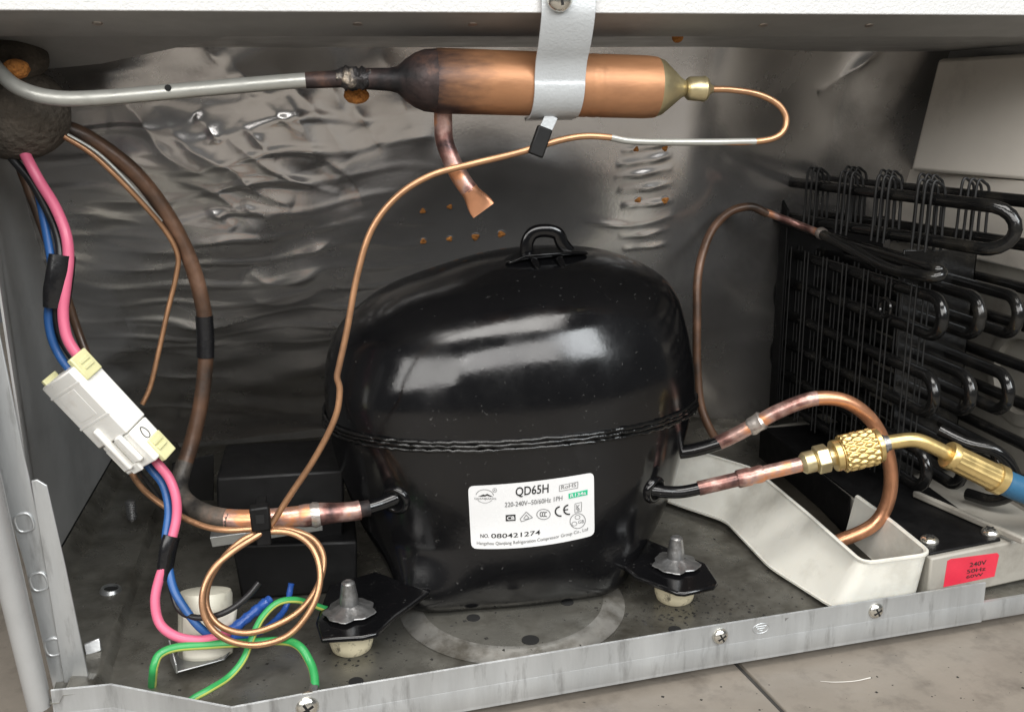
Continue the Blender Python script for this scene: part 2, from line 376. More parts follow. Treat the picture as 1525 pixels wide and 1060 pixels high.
for px, py, a, b in ((421, 1052, .55, .33), (1133, 935, .45, .27)):
    c = onlip(px, py); h = MB(); q = [c + lipn * .01 + lipd * a * math.cos(t) + np.array([0, 0, b * math.sin(t)]) for t in np.linspace(0, 2 * math.pi, 33)]
    h.tube(q, .025, 6, False)
    for k, l in ((.12, .1), (.0, .2), (-.12, .3)): h.tube([c + lipn * .01 + lipd * -l + np.array([0, 0, -k]), c + lipn * .01 + lipd * l + np.array([0, 0, -k])], .022, 6)
    part(h, 'earth_mark', M['lip'], fr)
c = onlip(1182, 926); h = MB(); h.box(c + lipn * .012, lipd * .52, (0, 0, .33), lipn * .008); part(h, 'foil_sticker', M['stud'], fr)
h = MB(); h.box(c + lipn * .014 - np.array([0, 0, .36]), lipd * .56, (0, 0, .06), lipn * .008); part(h, 'sticker_edge', M['label'], fr)
# --- left wall, flange, corner post
h = MB(); h.plate([(XL, 53, 1.72), (XL, 78, 1.72), (XL, 78, 31), (XL, 53, 31)], (-.1, 0, 0)); h.plate([(-13.5, 43.4, .9), (XL, 53, 1.72), (XL, 53, 31), (-13.5, 43.4, 31)], (-.1, 0, 0)); part(h, 'side_wall', M['side'], fr)
h = MB(); h.bxyz(XL - .6, XL - .12, 53, 76, .8, 2.2); part(h, 'seam_shade_strip', M['hole'], fr)  # black strip added behind the wall gap, painting the shade in the seam
PYY = 43.2
def pp(px, py, y=PYY): return aty(px, py, y)
post = [pp(-60, 460), pp(4, 540), pp(36, 680), pp(115, 1012), pp(81, 1018), pp(36, 841), pp(0, 723), pp(-60, 520)]
post = [pp(-70, 300), pp(-40, 300), pp(36, 680), pp(117, 1017), pp(80, 1030), pp(36, 841), pp(0, 723), pp(-95, 330)]
o = part(MB().plate(post, (0, .12, 0)), 'corner_post', M['lip'], fr, .04)
o = part(MB().plate([pp(46, 716, PYY - .14), pp(55, 714, PYY - .14), pp(70, 723, PYY - .14), pp(97, 841, PYY - .14), pp(133, 1013, PYY - .14), pp(96, 1020, PYY - .14), pp(60, 800, PYY - .14)], (0, .11, 0)), 'corner_plate', M['lip'], fr, .03)
for px, py in ((36, 778), (58, 866), (80, 963)):
    c = pp(px, py, PYY - .02); h = MB(); al = np.array([.18, 0, -1.0]); al = unit(al); ac = np.array([al[2] * -1, 0, al[0]])
    q = []
    for t in np.linspace(0, 2 * math.pi, 29):
        cx, sy = math.cos(t), math.sin(t); q.append(c + ac * .36 * np.sign(cx) * abs(cx) ** .7 + al * .43 * np.sign(sy) * abs(sy) ** .7)
    h.tube(q, .07, 8, False); h.plate([v + np.array([0, -.03, 0]) for v in q[:-1]], (0, .06, 0))
    part(h, 'embossed_oval', M['lip'], fr, angle=50)
# outer rolled edge of the side panel
h = MB(); a0 = aty(-114, 330, 41.8); a1 = aty(59, 1052, 41.8)
h.tube([a0, a0 * .5 + a1 * .5, a1], [.55, .55, .5], 24); part(h, 'rolled_panel_edge', M['side'], fr)
h = MB(); h.plate([aty(-180, 300, 42.4), aty(-60, 440, 42.4), aty(72, 1028, 42.4), aty(52, 1030, 42.4)], (0, .15, 0)); part(h, 'outer_side_panel', M['side'], fr)
# --- back wall: sloping sheet with creases, ribs and dents
WP = np.array(spline([(0, 56.2, 31.0), (0, 56.5, 29.6), (0, 57.2, 26), (0, 58.5, 22), (0, 60.6, 18), (0, 63.4, 14), (0, 67, 10), (0, 71.5, 6), (0, 76.5, 2), (0, 79.5, -.3)], 60))
WY, WZ = WP[:, 1], WP[:, 2]; WL = np.concatenate([[0], np.cumsum(np.hypot(np.diff(WY), np.diff(WZ)))]); SL = WL[-1]
def onwall(px, py):
    d = ray(px, py); lo_, hi_ = 40 / d[1], 90 / d[1]
    for _ in range(40):
        t = (lo_ + hi_) / 2; q = CAM + d * t
        if q[1] < np.interp(-q[2], -WZ, WY): lo_ = t
        else: hi_ = t
    return q[0], float(np.interp(-q[2], -WZ, WL))
nu, nv = 640, 400
U, Vv = np.meshgrid(np.linspace(XL, XR + .5, nu), np.linspace(0, SL, nv))
D = np.zeros_like(U)
def stroke(px, wd, ht):
    global D
    q = [np.array(onwall(*p)) for p in spline([(*p, 0) for p in px], 4) for p in [p[:2]]] if len(px) > 2 else [np.array(onwall(*p)) for p in px]
    best = np.full(U.shape, 1e9); L = [0]
    for i in range(len(q) - 1): L.append(L[-1] + np.linalg.norm(q[i + 1] - q[i]))
    tt = np.zeros(U.shape)
    for i in range(len(q) - 1):
        e = q[i + 1] - q[i]; l2 = e.dot(e) + 1e-9
        t = np.clip(((U - q[i][0]) * e[0] + (Vv - q[i][1]) * e[1]) / l2, 0, 1)
        d2 = (U - q[i][0] - t * e[0]) ** 2 + (Vv - q[i][1] - t * e[1]) ** 2
        k = d2 < best; best = np.where(k, d2, best); tt = np.where(k, (L[i] + t * (L[i + 1] - L[i])) / L[-1], tt)
    env = np.clip(np.sin(np.pi * tt), 0, 1) ** .8 * (.8 + .35 * np.sin(tt * 9 + px[0][0]))
    q_ = np.sqrt(best + .004); D += ht * env * (np.exp(-q_ / (wd * .8)) if wd > .25 else np.exp(-best / (wd * wd)))
for px, wd, ht in [
    ([(336, 200), (392, 241), (445, 268), (506, 290)], .40, .30), ([(290, 170), (312, 190), (332, 212)], .38, .22), ([(355, 178), (385, 205), (412, 235)], .30, .2),
    ([(345, 248), (385, 285), (437, 303)], .34, .24), ([(358, 300), (385, 316), (416, 326)], .30, .2), ([(306, 308), (330, 322), (352, 336)], .3, .18),
    ([(420, 132), (450, 180), (476, 246)], .6, .28), ([(360, 135), (410, 165), (470, 212)], .4, .16), ([(455, 60), (490, 120), (525, 195)], .7, .26),
    ([(300, 62), (325, 90), (345, 120)], .5, .16), ([(520, 150), (545, 180), (565, 215)], .5, .2), ([(560, 70), (590, 120), (610, 190)], .6, .14),
    ([(85, 290), (200, 297), (330, 302)], .35, .14), ([(95, 322), (220, 326), (350, 337)], .35, .16), ([(100, 347), (230, 350), (350, 354)], .3, .16),
    ([(110, 372), (220, 371), (345, 367)], .35, .16), ([(112, 402), (240, 398), (360, 402)], .4, .18), ([(115, 430), (240, 428), (360, 425)], .4, .14),
    ([(372, 408), (415, 421), (485, 398)], .34, .30), ([(430, 380), (470, 372), (500, 352)], .4, .18), ([(365, 440), (420, 450), (480, 430)], .5, .14),
    ([(190, 482), (270, 482), (352, 482)], .30, .22), ([(195, 514), (270, 514), (350, 514)], .30, .22), ([(205, 560), (270, 561), (348, 562)], .30, .22), ([(210, 606), (270, 607), (350, 608)], .30, .22),
    ([(925, 226), (965, 218), (1005, 214)], .16, .13), ([(918, 246), (960, 240), (1003, 230)], .2, .15), ([(915, 266), (960, 258), (1003, 250)], .2, .15), ([(920, 286), (960, 280), (1005, 272)], .2, .14),
    ([(925, 308), (960, 304), (1003, 298)], .2, .14), ([(860, 330), (940, 335), (1010, 318)], .26, .2), ([(920, 352), (960, 348), (1000, 340)], .2, .14), ([(925, 370), (960, 367), (1000, 362)], .2, .14),
    ([(1290, 140), (1340, 105), (1400, 60)], .5, .3), ([(130, 215), (200, 225), (290, 220)], .7, .14), ([(160, 180), (230, 190), (300, 180)], .6, .12),
    ([(140, 120), (200, 165), (250, 230), (330, 268)], .55, .22), ([(230, 160), (280, 215), (345, 248), (420, 262)], .45, .22), ([(395, 75), (430, 120), (480, 175), (520, 235)], .6, .26),
    ([(250, 262), (320, 285), (372, 330), (400, 372)], .45, .2), ([(470, 225), (520, 262), (545, 310)], .5, .2), ([(330, 70), (370, 118), (420, 150)], .55, .2), ([(560, 215), (600, 205), (650, 200)], .6, .14),
    ([(250, 440), (255, 540), (260, 640)], 1.2, -.12), ([(650, 60), (720, 64), (790, 66)], .5, .1), ([(1060, 250), (1100, 320), (1110, 400)], .9, -.2)]:
    stroke(px, wd * (1.5 if px[0][0] < 620 else 1.15), ht * (1.15 if px[0][0] < 620 else 1.2))
def blob(px, py, w1, w2, ht):
    global D
    a, b_ = onwall(px, py); D += ht * np.exp(-((U - a) / w1) ** 2 - ((Vv - b_) / w2) ** 2)
blob(745, 330, 5.0, 4.0, -.5); blob(1200, 160, 6, 4, -.6); blob(250, 250, 8, 8, .25); blob(600, 200, 5, 5, .2)
left = np.clip((8 - U) / 10, 0, 1)
for k in range(40):
    fx, fy, ph = rng.uniform(.15, 1.1), rng.uniform(.2, 1.6), rng.uniform(0, 6.28)
    D += (.010 + .040 * left) * np.sin(U * fx * (1 if k % 3 else -1) + Vv * fy + ph + .6 * np.sin(U * .35 + ph)) / (.4 + fx + fy)
# crumpled ripples: warped ridges, strongest on the left
wp = Vv * 3.6 + 1.6 * np.sin(U * .32 + 1) + 1.2 * np.sin(U * .75 + Vv * .5) + .10 * U * np.clip(U + 6, 0, 12) * .25
D += .11 * left * np.clip(np.sin(wp), 0, 1) ** 2 * (.35 + .65 * (np.sin(U * .55 + Vv * .35) > -.2) * np.clip(np.sin(U * .55 + Vv * .35) + .2, 0, 1)) * ss(1.5, 6, Vv) * (1 - ss(20, 27, Vv))
k = ss(22, 36, U)
zz = np.interp(Vv, WL, WZ); yl = np.interp(Vv, WL, WY)
yr = 62.5 + (29.2 - zz) * .36
base0 = np.stack([U, yl * (1 - k) + np.maximum(yl * .0, yr) * k, zz], -1)
ty = np.gradient(yl, axis=0); tz = np.gradient(zz, axis=0); ln = np.hypot(ty, tz)
NRM = np.stack([0 * ty, tz / ln, -ty / ln], -1)
W = base0 + D[..., None] * NRM
part(MB().grid(W), 'back_wall', M['wall'], fr, angle=80)
def wallpt(px, py, lift=0.0):
    a, b_ = onwall(px, py); i = np.argmin(abs(U[0] - a)); j = np.argmin(abs(Vv[:, 0] - b_)); global sn; sn = NRM[j, i]; return W[j, i] + sn * lift
for px, py, r in [(630, 315, .2), (671, 311, .2), (630, 362, .2), (671, 360, .22), (709, 358, .26), (748, 356, .26), (950, 299, .24), (990, 297, .24), (948, 222, .2), (990, 222, .2)]:
    h = MB(); c = wallpt(px, py, -.02); h.lathe([(0, r * 1.25), (.03, r * 1.2), (.035, r)], c, sn, 14); part(h, 'rim', M['wall'], fr)
    h = MB(); h.lathe([(0, r), (.04 + .1 * random.random(), r * .85), (.12, r * .3)], c, sn, 12, lambda rr_, t, hh: rr_ * (1 + .2 * math.sin(3 * t + c[0]))); part(h, 'foam_plug', M['pufoam'], fr)
# --- ceiling and top rail
h = MB(); h.plate([(-24, 42.2, 30.15), (XR + 4, 42.2, 30.15), (XR + 4, 46.2, 29.45), (-24, 46.2, 29.45)], (0, 0, .12)); part(h, 'rail_underside', M['side'], fr)
h = MB(); h.plate([(-24, 46.2, 29.55), (XR + 4, 46.2, 29.55), (XR + 4, 70, 29.5), (-24, 70, 29.5)], (0, 0, .12)); part(h, 'ceiling', M['side'], fr)
h = MB(); h.bxyz(-26, XR + 6, 41.95, 42.2, 30.12, 36); part(h, 'top_rail', M['white'], fr, .05)
fl = [aty(-60, 40, 46.5), aty(345, 52, 46.5), aty(320, 59, 47.1), aty(150, 95, 50.2), aty(40, 106, 51), aty(-60, 112, 51.5)]
h = MB(); h.plate(fl, (0, .15, 0)); part(h, 'folded_flap', M['side'], fr, .05)
for px, py, z in [(145, 33, 29.75), (533, 47, 29.6), (704, 46, 29.6), (1137, 34, 29.75), (1295, 33, 29.75)]:
    d = ray(px, py); yy = 44.0; c = aty(px, py, yy); c[2] = 30.15 - (c[1] - 42.2) * .175 - .02
    h = MB(); h.lathe([(0, .22), (.04, .2), (.06, .1)], c, (0, -.3, -1), 12); part(h, 'rivet', M['solder'], fr)
c = aty(1009, 55, 47.5); h = MB(); h.lathe([(0, .3), (.15, .26), (.2, .1)], c, (0, -1, -.2), 14); part(h, 'foam_plug', M['pufoam'], fr)
# --- right wall
h = MB(); h.bxyz(XR, XR + .2, 43.6, 72, 1, 15.9); part(h, 'side_wall', M['cream'], fr)
h = MB(); h.bxyz(XR - .3, XR + .2, 43.6, 68, 16.0, 21.4); part(h, 'liner_panel', M['liner'], fr, .08)
h = MB(); h.plate([(XR - 2.2, 62.4, 21.5), (XR + 1.0, 44, 21.5), (XR + 1.0, 44, 29.0), (XR - 1.4, 61.6, 29.0)], (.5, .1, 0)); part(h, 'liner_panel', M['liner'], fr, .25)
h = MB(); h.bxyz(XR, XR + .2, 43.6, 72, 21.4, 31); part(h, 'side_wall', M['side'], fr)
h = MB(); c = atx(1530, 560, XR); h.lathe([(0, 3.2), (.5, 3.2), (.6, 3.0), (.6, 2.4), (.2, 2.3), (.2, .02)], c, (-1, 0, 0), 40); part(h, 'fan_cover', M['cream'], fr)
# --- raised condenser platform with red sticker
f0, f1 = atz(1385, 828, 2.9), atz(1508, 803, 2.9)
fd = unit((f1 - f0) * [1, 1, 0]); fn_ = np.array([fd[1], -fd[0], 0])
f0 = f0 + fd * .1; f1x = f0 + fd * 9
h = MB(); h.plate([(*f0[:2], .2), (*f1x[:2], .2), (f1x[0] + 1, f1x[1] + 22, .2), (f0[0] + .6, f0[1] + 22, .2)], (0, 0, 2.55)); part(h, 'condenser_platform', M['cream'], fr, .12)
h = MB(); q0 = f0 - fn_ * .25 + fd * .1; h.plate([(*q0[:2], 2.78), (*(q0 + fd * 4.9)[:2], 2.78), (q0[0] + 6.6, q0[1] + 21, 2.78), (q0[0] + .5, q0[1] + 21, 2.78)], (0, 0, .14)); part(h, 'black_plate', M['blackpl'], fr, .04)
h = MB(); h.plate([(f0[0] + .02, 50, .4), (f0[0] + .62, f0[1] + 21.9, .4), (f0[0] + .62, f0[1] + 21.9, 2.9), (f0[0] + .02, 50, 2.9)], (-.1, 0, 0)); part(h, 'black_side_plate', M['blackpl'], fr)
for px, py in ((1384, 806), (1475, 794)): screw(fr, atz(px, py, 2.93), (0, 0, 1), .5, .3)
h = MB(); a, b_ = atz(1345, 735, 3.2), atz(1508, 806, 3.2); h.box((a + b_) / 2 + np.array([.75, 0, -.05]), (b_ - a) / 2, unit(np.cross(b_ - a, (0, 0, 1.))) * .18, (0, 0, .2)); part(h, 'plastic_edge', M['cream'], fr, .1)
st = []
def onplat(px, py):
    d = ray(px, py); o_ = f0 + fn_ * .015; return CAM + d * (np.dot(o_ - CAM, fn_) / np.dot(d, fn_))
h = MB(); h.plate([onplat(1405, 874), onplat(1411, 835), onplat(1416, 832), onplat(1485, 823), onplat(1488, 826), onplat(1481, 858)], -fn_ * .012); stick = part(h, 'warning_sticker', M['red'], fr)

# ------------------------------------------------------------------ lettering
def text_tris(txt, bold=0.0):
    cu = bpy.data.curves.new('t', 'FONT'); cu.body = txt; cu.size = 1; cu.offset = bold; cu.resolution_u = 3
    o = bpy.data.objects.new('t', cu); COL.objects.link(o)
    dg = bpy.context.evaluated_depsgraph_get(); me = o.evaluated_get(dg).to_mesh()
    v = np.array([p.co[:2] for p in me.vertices]); f = [tuple(p.vertices) for p in me.polygons]
    o.evaluated_get(dg).to_mesh_clear(); bpy.data.objects.remove(o); bpy.data.curves.remove(cu)
    return v, f
def put_text(mb, txt, u0, v0, u1, h, fnmap, bold=0.0):
    """text from u0 to u1 on baseline v0, cap height h"""
    v, f = text_tris(txt, bold); mn, mx = v.min(0), v.max(0)
    q = np.empty_like(v); q[:, 0] = u0 + (v[:, 0] - mn[0]) / (mx[0] - mn[0]) * (u1 - u0); q[:, 1] = v0 - v[:, 1] / .73 * h
    mb.add([fnmap(a, b) for a, b in q], f)
tx = MB()
sp = lambda u, v: onplat(1408 + 78 * u + (1 - v) * 4, 874 - 39 * (1 - v) - 14 * u + 1.5) + fn_ * .02
put_text(tx, '240V', .42, .34, .74, .17, sp, .01); put_text(tx, '50Hz', .38, .57, .74, .15, sp, .01); put_text(tx, '60W', .38, .76, .70, .12, sp, .01)
part(tx, 'sticker_print', M['ink'], fr)

# ================================================================== COMPRESSOR
cp = thing('compressor', 'glossy black domed refrigerator compressor with white rating label', 'compressor', (10.4, 52, 0))
CX, CY, CA, CB = 10.02, 52.2, 10.58, 7.2
def section(z, s, dx, e, dy=0, n=128, fb=1.0):
    out = []
    for k in range(n):
        t = 2 * math.pi * k / n; c, s_ = math.cos(t), math.sin(t)
        x = CA * s * np.sign(c) * abs(c) ** (2 / e); y = CB * s * fb * np.sign(s_) * abs(s_) ** (2 / e)
        low = min(1, max(0, (4.2 - z) / 3.4)); low = low * low * (3 - 2 * low)
        bg_ = low * (.17 * math.exp(-((t - 3.95) / .30) ** 2) + .09 * math.exp(-((t - 5.30) / .26) ** 2))
        x *= 1 + bg_; y *= 1 + bg_
        wv = 1 + .0035 * math.sin(3 * t + z * .8) + .0025 * math.sin(5 * t - z * 1.1 + 1)
        out.append((CX + dx + x * wv, CY + dy + y * wv, z))
    return out
def loft(keys, levels):
    K = np.array(keys); zs = K[:, 0]; t = np.linspace(0, 1, len(K)); rows = []
    pts = spline([k for k in K], levels)
    n = 128; mb = MB(); vs_ = []
    for z, s, dx, e, dy, fb in pts: vs_ += section(z, max(s, .004), dx, e, dy, n, fb)
    m = len(pts); fs = [(i * n + k, i * n + (k + 1) % n, (i + 1) * n + (k + 1) % n, (i + 1) * n + k) for i in range(m - 1) for k in range(n)]
    fs.append(tuple((m - 1) * n + k for k in range(n))); fs.append(tuple(range(n))[::-1])
    return mb.add(vs_, fs)
upper = loft([(9.9, 1.0, 0, 2.25, 0, 1.), (11.6, .995, 0, 2.25, 0, 1.), (13.2, .970, .08, 2.22, .1, 1.), (14.6, .924, .25, 2.2, .2, .99), (15.7, .855, .62, 2.15, .3, .98), (16.7, .742, 1.1, 2.1, .45, .97), (17.6, .55, 1.75, 2.04, .6, .96), (18.2, .37, 2.0, 2.0, .7, .95), (18.5, .19, 2.1, 2, .75, .95), (18.58, .01, 2.15, 2, .75, .95)], 6)
part(upper, 'upper_shell', M['black'], cp, angle=70)
lower = loft([(9.9, .985, 0, 2.25, 0, 1.), (8.6, .975, 0, 2.3, 0, 1.), (6.8, .942, 0, 2.35, 0, 1.02), (5.0, .892, 0, 2.4, 0, 1.06), (3.6, .84, -.05, 2.4, 0, 1.13), (2.4, .782, -.1, 2.4, 0, 1.22), (1.5, .735, -.25, 2.35, 0, 1.30), (.75, .69, -.3, 2.35, 0, 1.37), (.38, .64, -.3, 2.3, 0, 1.40), (.30, .55, -.3, 2.3, 0, 1.40), (.29, .3, -.3, 2.2, 0, 1.3)], 6)
lo = part(lower, 'lower_shell', M['black'], cp, angle=70)
bvh = BVHTree.FromPolygons([Vector(v) for v in lower.v], lower.f)
def onshell(px, py, lift=.03):
    hit, n, i, d = bvh.ray_cast(Vector(CAM), Vector(unit(ray(px, py))))
    if hit is None: return aty(px, py, 47)
    if n.dot(Vector(ray(px, py))) > 0: n = -n
    return np.array(hit) + np.array(n) * lift
# weld seam: two rolled rims with a rough bead between
for z, off, r, mm, rough in ((10.05, .06, .11, 'blackweld', .03), (9.84, .05, .12, 'blackweld', .03), (9.62, .10, .11, 'blackweld', .035)):
    ring = []
    sct = section(z, 1.0 + off / 9.0, 0, 2.25, 0, 240)
    for k, p in enumerate(sct):
        ring.append(np.array(p) + rng.normal(0, rough, 3) * [1, 1, .6])
    ring.append(ring[0]); h = MB(); h.tube(ring, r, 8, False); part(h, 'weld_seam', M[mm], cp, angle=60)
# lifting bracket on the dome
dz = 18.45; bx, by = 11.75, 51.4
h = MB(); h.plate([(bx - 2.3, by - .9, dz - .42), (bx - 2.1, by - 1.15, dz - .35), (bx - 1.2, by - 1.2, dz), (bx + 1.2, by - 1.1, dz + .05), (bx + 2.4, by - .5, dz - .12), (bx + 2.5, by - .2, dz - .12), (bx + 1.2, by + .5, dz + .1), (bx - 1.2, by + .5, dz + .02), (bx - 2.2, by - .2, dz - .35)], (0, 0, .2)); part(h, 'bracket_plate', M['black'], cp, .09)
arch = spline([(bx - 1.0, by - .5, dz), (bx - 1.0, by - .5, dz + .7), (bx - .65, by - .5, dz + 1.22), (bx + .05, by - .5, dz + 1.32), (bx + .7, by - .5, dz + 1.12), (bx + .95, by - .5, dz + .6), (bx + 1.35, by - .5, dz + .1)], 5)
h = MB(); h.tube(arch, .17, 10, flat=2.2); part(h, 'lifting_eye', M['black'], cp, angle=60)
for ddx in (-.75, .65):
    h = MB(); h.tube([(bx + ddx, by - 1.1, dz - .1), (bx + ddx + .05, by - 1.5, dz - .35), (bx + ddx + .1, by - 1.75, dz - .6)], [.22, .2, .05], 8, flat=.5); part(h, 'weld_tab', M['black'], cp)
# foot plates
for nm, (px, py), pts in (('l', (520, 940), [(470, 925), (478, 951), (540, 947), (562, 942), (590, 915), (640, 880), (560, 850), (490, 870)]), ('r', (1010, 865), [(948, 858), (1008, 881), (1020, 882), (1064, 872), (1069, 866), (1052, 838), (960, 800), (900, 820)])):
    zt = 2.0; q = [atz(a, b, zt) for a, b in pts]
    h = MB(); h.plate(q, (0, 0, -.28)); part(h, 'foot_plate', M['black'], cp, .1)
# rating label pressed on the curved shell
def lab(u, v, lift=.03):
    x0, y0 = 697, 723; x1, y1 = 884, 702.5; x2, y2 = 885, 796; x3, y3 = 702, 816
    px = (x0 * (1 - u) + x1 * u) * (1 - v) + (x3 * (1 - u) + x2 * u) * v
    py = (y0 * (1 - u) + y1 * u) * (1 - v) + (y3 * (1 - u) + y2 * u) * v + (4 * (1 - v) + 8 * v) * 4 * u * (1 - u) * .9
    return onshell(px, py, lift)
nu_, nv_ = 40, 20; G = np.zeros((nv_, nu_, 3))
for j in range(nv_):
    for i in range(nu_):
        u, v = i / (nu_ - 1), j / (nv_ - 1)
        # rounded corners
        du = max(0, .04 - u, u - .96) / .04; dv = max(0, .08 - v, v - .92) / .08
        if du > 0 and dv > 0:
            l = math.hypot(du, dv)
            if l > 1: u = .5 + np.sign(u - .5) * (.46 + .04 * du / l); v = .5 + np.sign(v - .5) * (.42 + .08 * dv / l)
        G[j, i] = lab(u, v, .035)
lb = part(MB().grid(G), 'rating_label', M['label'], cp, angle=80)
LU = lambda a: (a - 105) / 1300.; 
def lm(a, b):
    """label drawing coordinates (as read off an enlarged view) to the shell"""
    u = (a - 105 - (b - 235) * .05) / 1300.; yt = 235 - 150 * u + 80 * u * (1 - u); yb = 865 - 150 * u + 110 * u * (1 - u)
    return u, (b - yt) / (yb - yt)
def lmap(a, b): u, v = lm(a, b); return lab(u, v, .062)
def ltext(mb, txt, a0, a1, b0, slope, h, bold=0.0, sag=0):
    v, f = text_tris(txt, bold); mn, mx = v.min(0), v.max(0); pts = []
    for p in v:
        s_ = (p[0] - mn[0]) / (mx[0] - mn[0]); a = a0 + s_ * (a1 - a0); pts.append(lmap(a, b0 + slope * s_ + 4 * sag * s_ * (1 - s_) - p[1] / .73 * h))
    mb.add(pts, f)
def lpoly(mb, pts): mb.add([lmap(*p) for p in pts], [tuple(range(len(pts)))])
def lline(mb, pts, wd=5):
    for (a, b), (c, d) in zip(pts[:-1], pts[1:]):
        l = math.hypot(c - a, d - b) + 1e-6; nx_, ny_ = -(d - b) / l * wd / 2, (c - a) / l * wd / 2
        lpoly(mb, [(a + nx_, b + ny_), (c + nx_, d + ny_), (c - nx_, d - ny_), (a - nx_, b - ny_)])
def lell(mb, a, b, ra, rb, wd=5, t0=0, t1=360, n=28):
    lline(mb, [(a + ra * math.cos(math.radians(t)), b + rb * math.sin(math.radians(t))) for t in np.linspace(t0, t1, n)], wd)
t1 = MB(); t2 = MB(); t3 = MB(); t4 = MB()
ltext(t1, 'QD65H', 595, 935, 322, -40, 88, .012)
ltext(t2, '220-240V~50/60Hz 1PH', 485, 1080, 432, -74, 48, .006, 6)
ltext(t1, 'NO.', 232, 322, 748, -6, 40, .004); ltext(t1, '080421274', 345, 858, 744, -50, 46, .006, 8)
ltext(t2, 'Hangzhou Qianjiang Refrigeration Compressor Group Co., Ltd', 195, 1355, 818, -155, 34, .004, 32)
lline(t2, [(1045, 215), (1235, 178), (1235, 238), (1048, 272), (1045, 215)], 5); ltext(t2, 'RoHS', 1065, 1218, 252, -28, 38, .004)
lpoly(t3, [(1142, 295), (1338, 255), (1338, 308), (1146, 345)]); 
def lmap2(a, b): u, v = lm(a, b); return lab(u, v, .085)
v, f = text_tris('R134a', .012); mn, mx = v.min(0), v.max(0)
t4.add([lmap2(1160 + (p[0] - mn[0]) / (mx[0] - mn[0]) * 160, 331 - (p[0] - mn[0]) / (mx[0] - mn[0]) * 32 - p[1] / .73 * 34) for p in v], f)
lell(t2, 278, 330, 92, 66, 5, 190, 350); lell(t2, 278, 335, 85, 62, 4, 30, 150); lpoly(t1, [(208, 335), (262, 312), (282, 318), (300, 305), (368, 335), (320, 330), (300, 322), (285, 332)])
ltext(t2, 'QIANJIANG', 170, 395, 364, -4, 18, .004); lell(t2, 380, 268, 20, 20, 4); ltext(t2, 'R', 373, 388, 277, 0, 18)
lpoly(t1, [(495, 510), (596, 502), (598, 564), (497, 572)])
t5 = MB(); v, f = text_tris('CB', .02); mn, mx = v.min(0), v.max(0)
t5.add([lmap2(508 + (p[0] - mn[0]) / (mx[0] - mn[0]) * 78, 556 - (p[0] - mn[0]) / (mx[0] - mn[0]) * 5 - p[1] / .73 * 36) for p in v], f)
lline(t2, [(645, 545), (708, 475), (775, 530), (660, 572), (645, 545)], 6); lline(t2, [(680, 545), (708, 505), (738, 535)], 6); lline(t2, [(690, 548), (735, 540)], 6)
lell(t2, 888, 497, 70, 50, 6)
for cx_ in (866, 890, 914): lell(t1, cx_, 497, 14, 22, 7, 50, 310, 14)
lell(t1, 1062, 468, 52, 46, 15, 75, 262, 16); lell(t1, 1150, 452, 52, 46, 15, 75, 262, 16); lline(t1, [(1102, 455), (1142, 450)], 12)
lline(t2, [(1212, 395), (1280, 380), (1280, 470), (1214, 484), (1212, 395)], 5); ltext(t2, 'K', 1228, 1266, 455, -4, 52, .006); ltext(t2, 'S', 1232, 1262, 474, -4, 30, .004)
lell(t2, 1246, 565, 80, 74, 6); lell(t2, 1243, 528, 26, 20, 5); lell(t2, 1212, 592, 26, 20, 5); ltext(t2, 'GB', 1252, 1312, 592, -6, 34, .004)
part(t1, 'label_print', M['ink'], cp, fix=False); part(t2, 'label_print', M['greyink'], cp, fix=False); part(t3, 'green_print', M['greenink'], cp, fix=False); part(t4, 'white_print', M['label'], cp, fix=False); part(t5, 'white_print', M['label'], cp, fix=False)
# tube stubs
def stub(path, r, parent=cp):
    h = MB(); h.tube(spline(path, 6), r, 16); part(h, 'tube_stub', M['black'], parent)
s1 = onshell(592, 742, -.3); L1 = aty(545, 757, 46.6)
stub([s1 + np.array([.6, .6, .1]), s1, (s1 + L1) / 2 + np.array([0, 0, -.05]), L1], .38)
def collar(px, py, r):
    c = onshell(px, py, 0); n_ = unit(onshell(px, py, 1) - c)
    h = MB(); h.lathe([(-.5, r), (.05, r), (.18, r * .93), (.24, r * .78), (.20, r * .62), (.05, r * .5)], c, n_, 28); part(h, 'stub_collar', M['black'], cp, angle=60)
collar(590, 744, .80)
sA = np.array([19.6, 49.6, 8.1]); sA = aty(1012, 673, 49.6); A1 = aty(1072, 659, 48.8)
stub([sA + np.array([-1.6, .6, -.1]), sA, (sA + A1) / 2 + np.array([0, 0, -.08]), A1], .40)
sB = onshell(972, 729, .1); B1 = aty(1048, 726, 46.2)
stub([sB + np.array([-.8, .8, .1]), sB, (sB + B1) / 2 + np.array([0, 0, -.18]), B1], .34)
collar(974, 729, .78)
# black relay housing on the left of the compressor
y0 = 51.0
q = [aty(322, 712, y0), aty(512, 700, y0), aty(512, 800, y0), aty(324, 800, y0)]
h = MB(); h.plate(q, (0, 5.5, 0)); rel = part(h, 'relay_housing', M['blackpl'], cp, .15)
q = [aty(345, 812, y0 - 1), aty(532, 806, y0 - 1), aty(532, 880, y0 - 1), aty(360, 893, y0 - 1)]
h = MB(); h.plate(q, (0, 5.0, 0)); part(h, 'relay_cover', M['blackpl'], cp, .15)
h = MB(); h.plate([aty(312, 800, y0 - 2.2), aty(480, 778, y0 - 2.2), aty(481, 790, y0 - 2.2), aty(316, 815, y0 - 2.2)], (0, .9, .05)); part(h, 'clip_strip', M['galv'], cp, .04)
h = MB(); h.plate([aty(256, 690, 56), aty(318, 676, 56), aty(318, 745, 56), aty(262, 745, 56)], (0, .12, 0)); part(h, 'clip_plate', M['blackpl'], cp, .03)

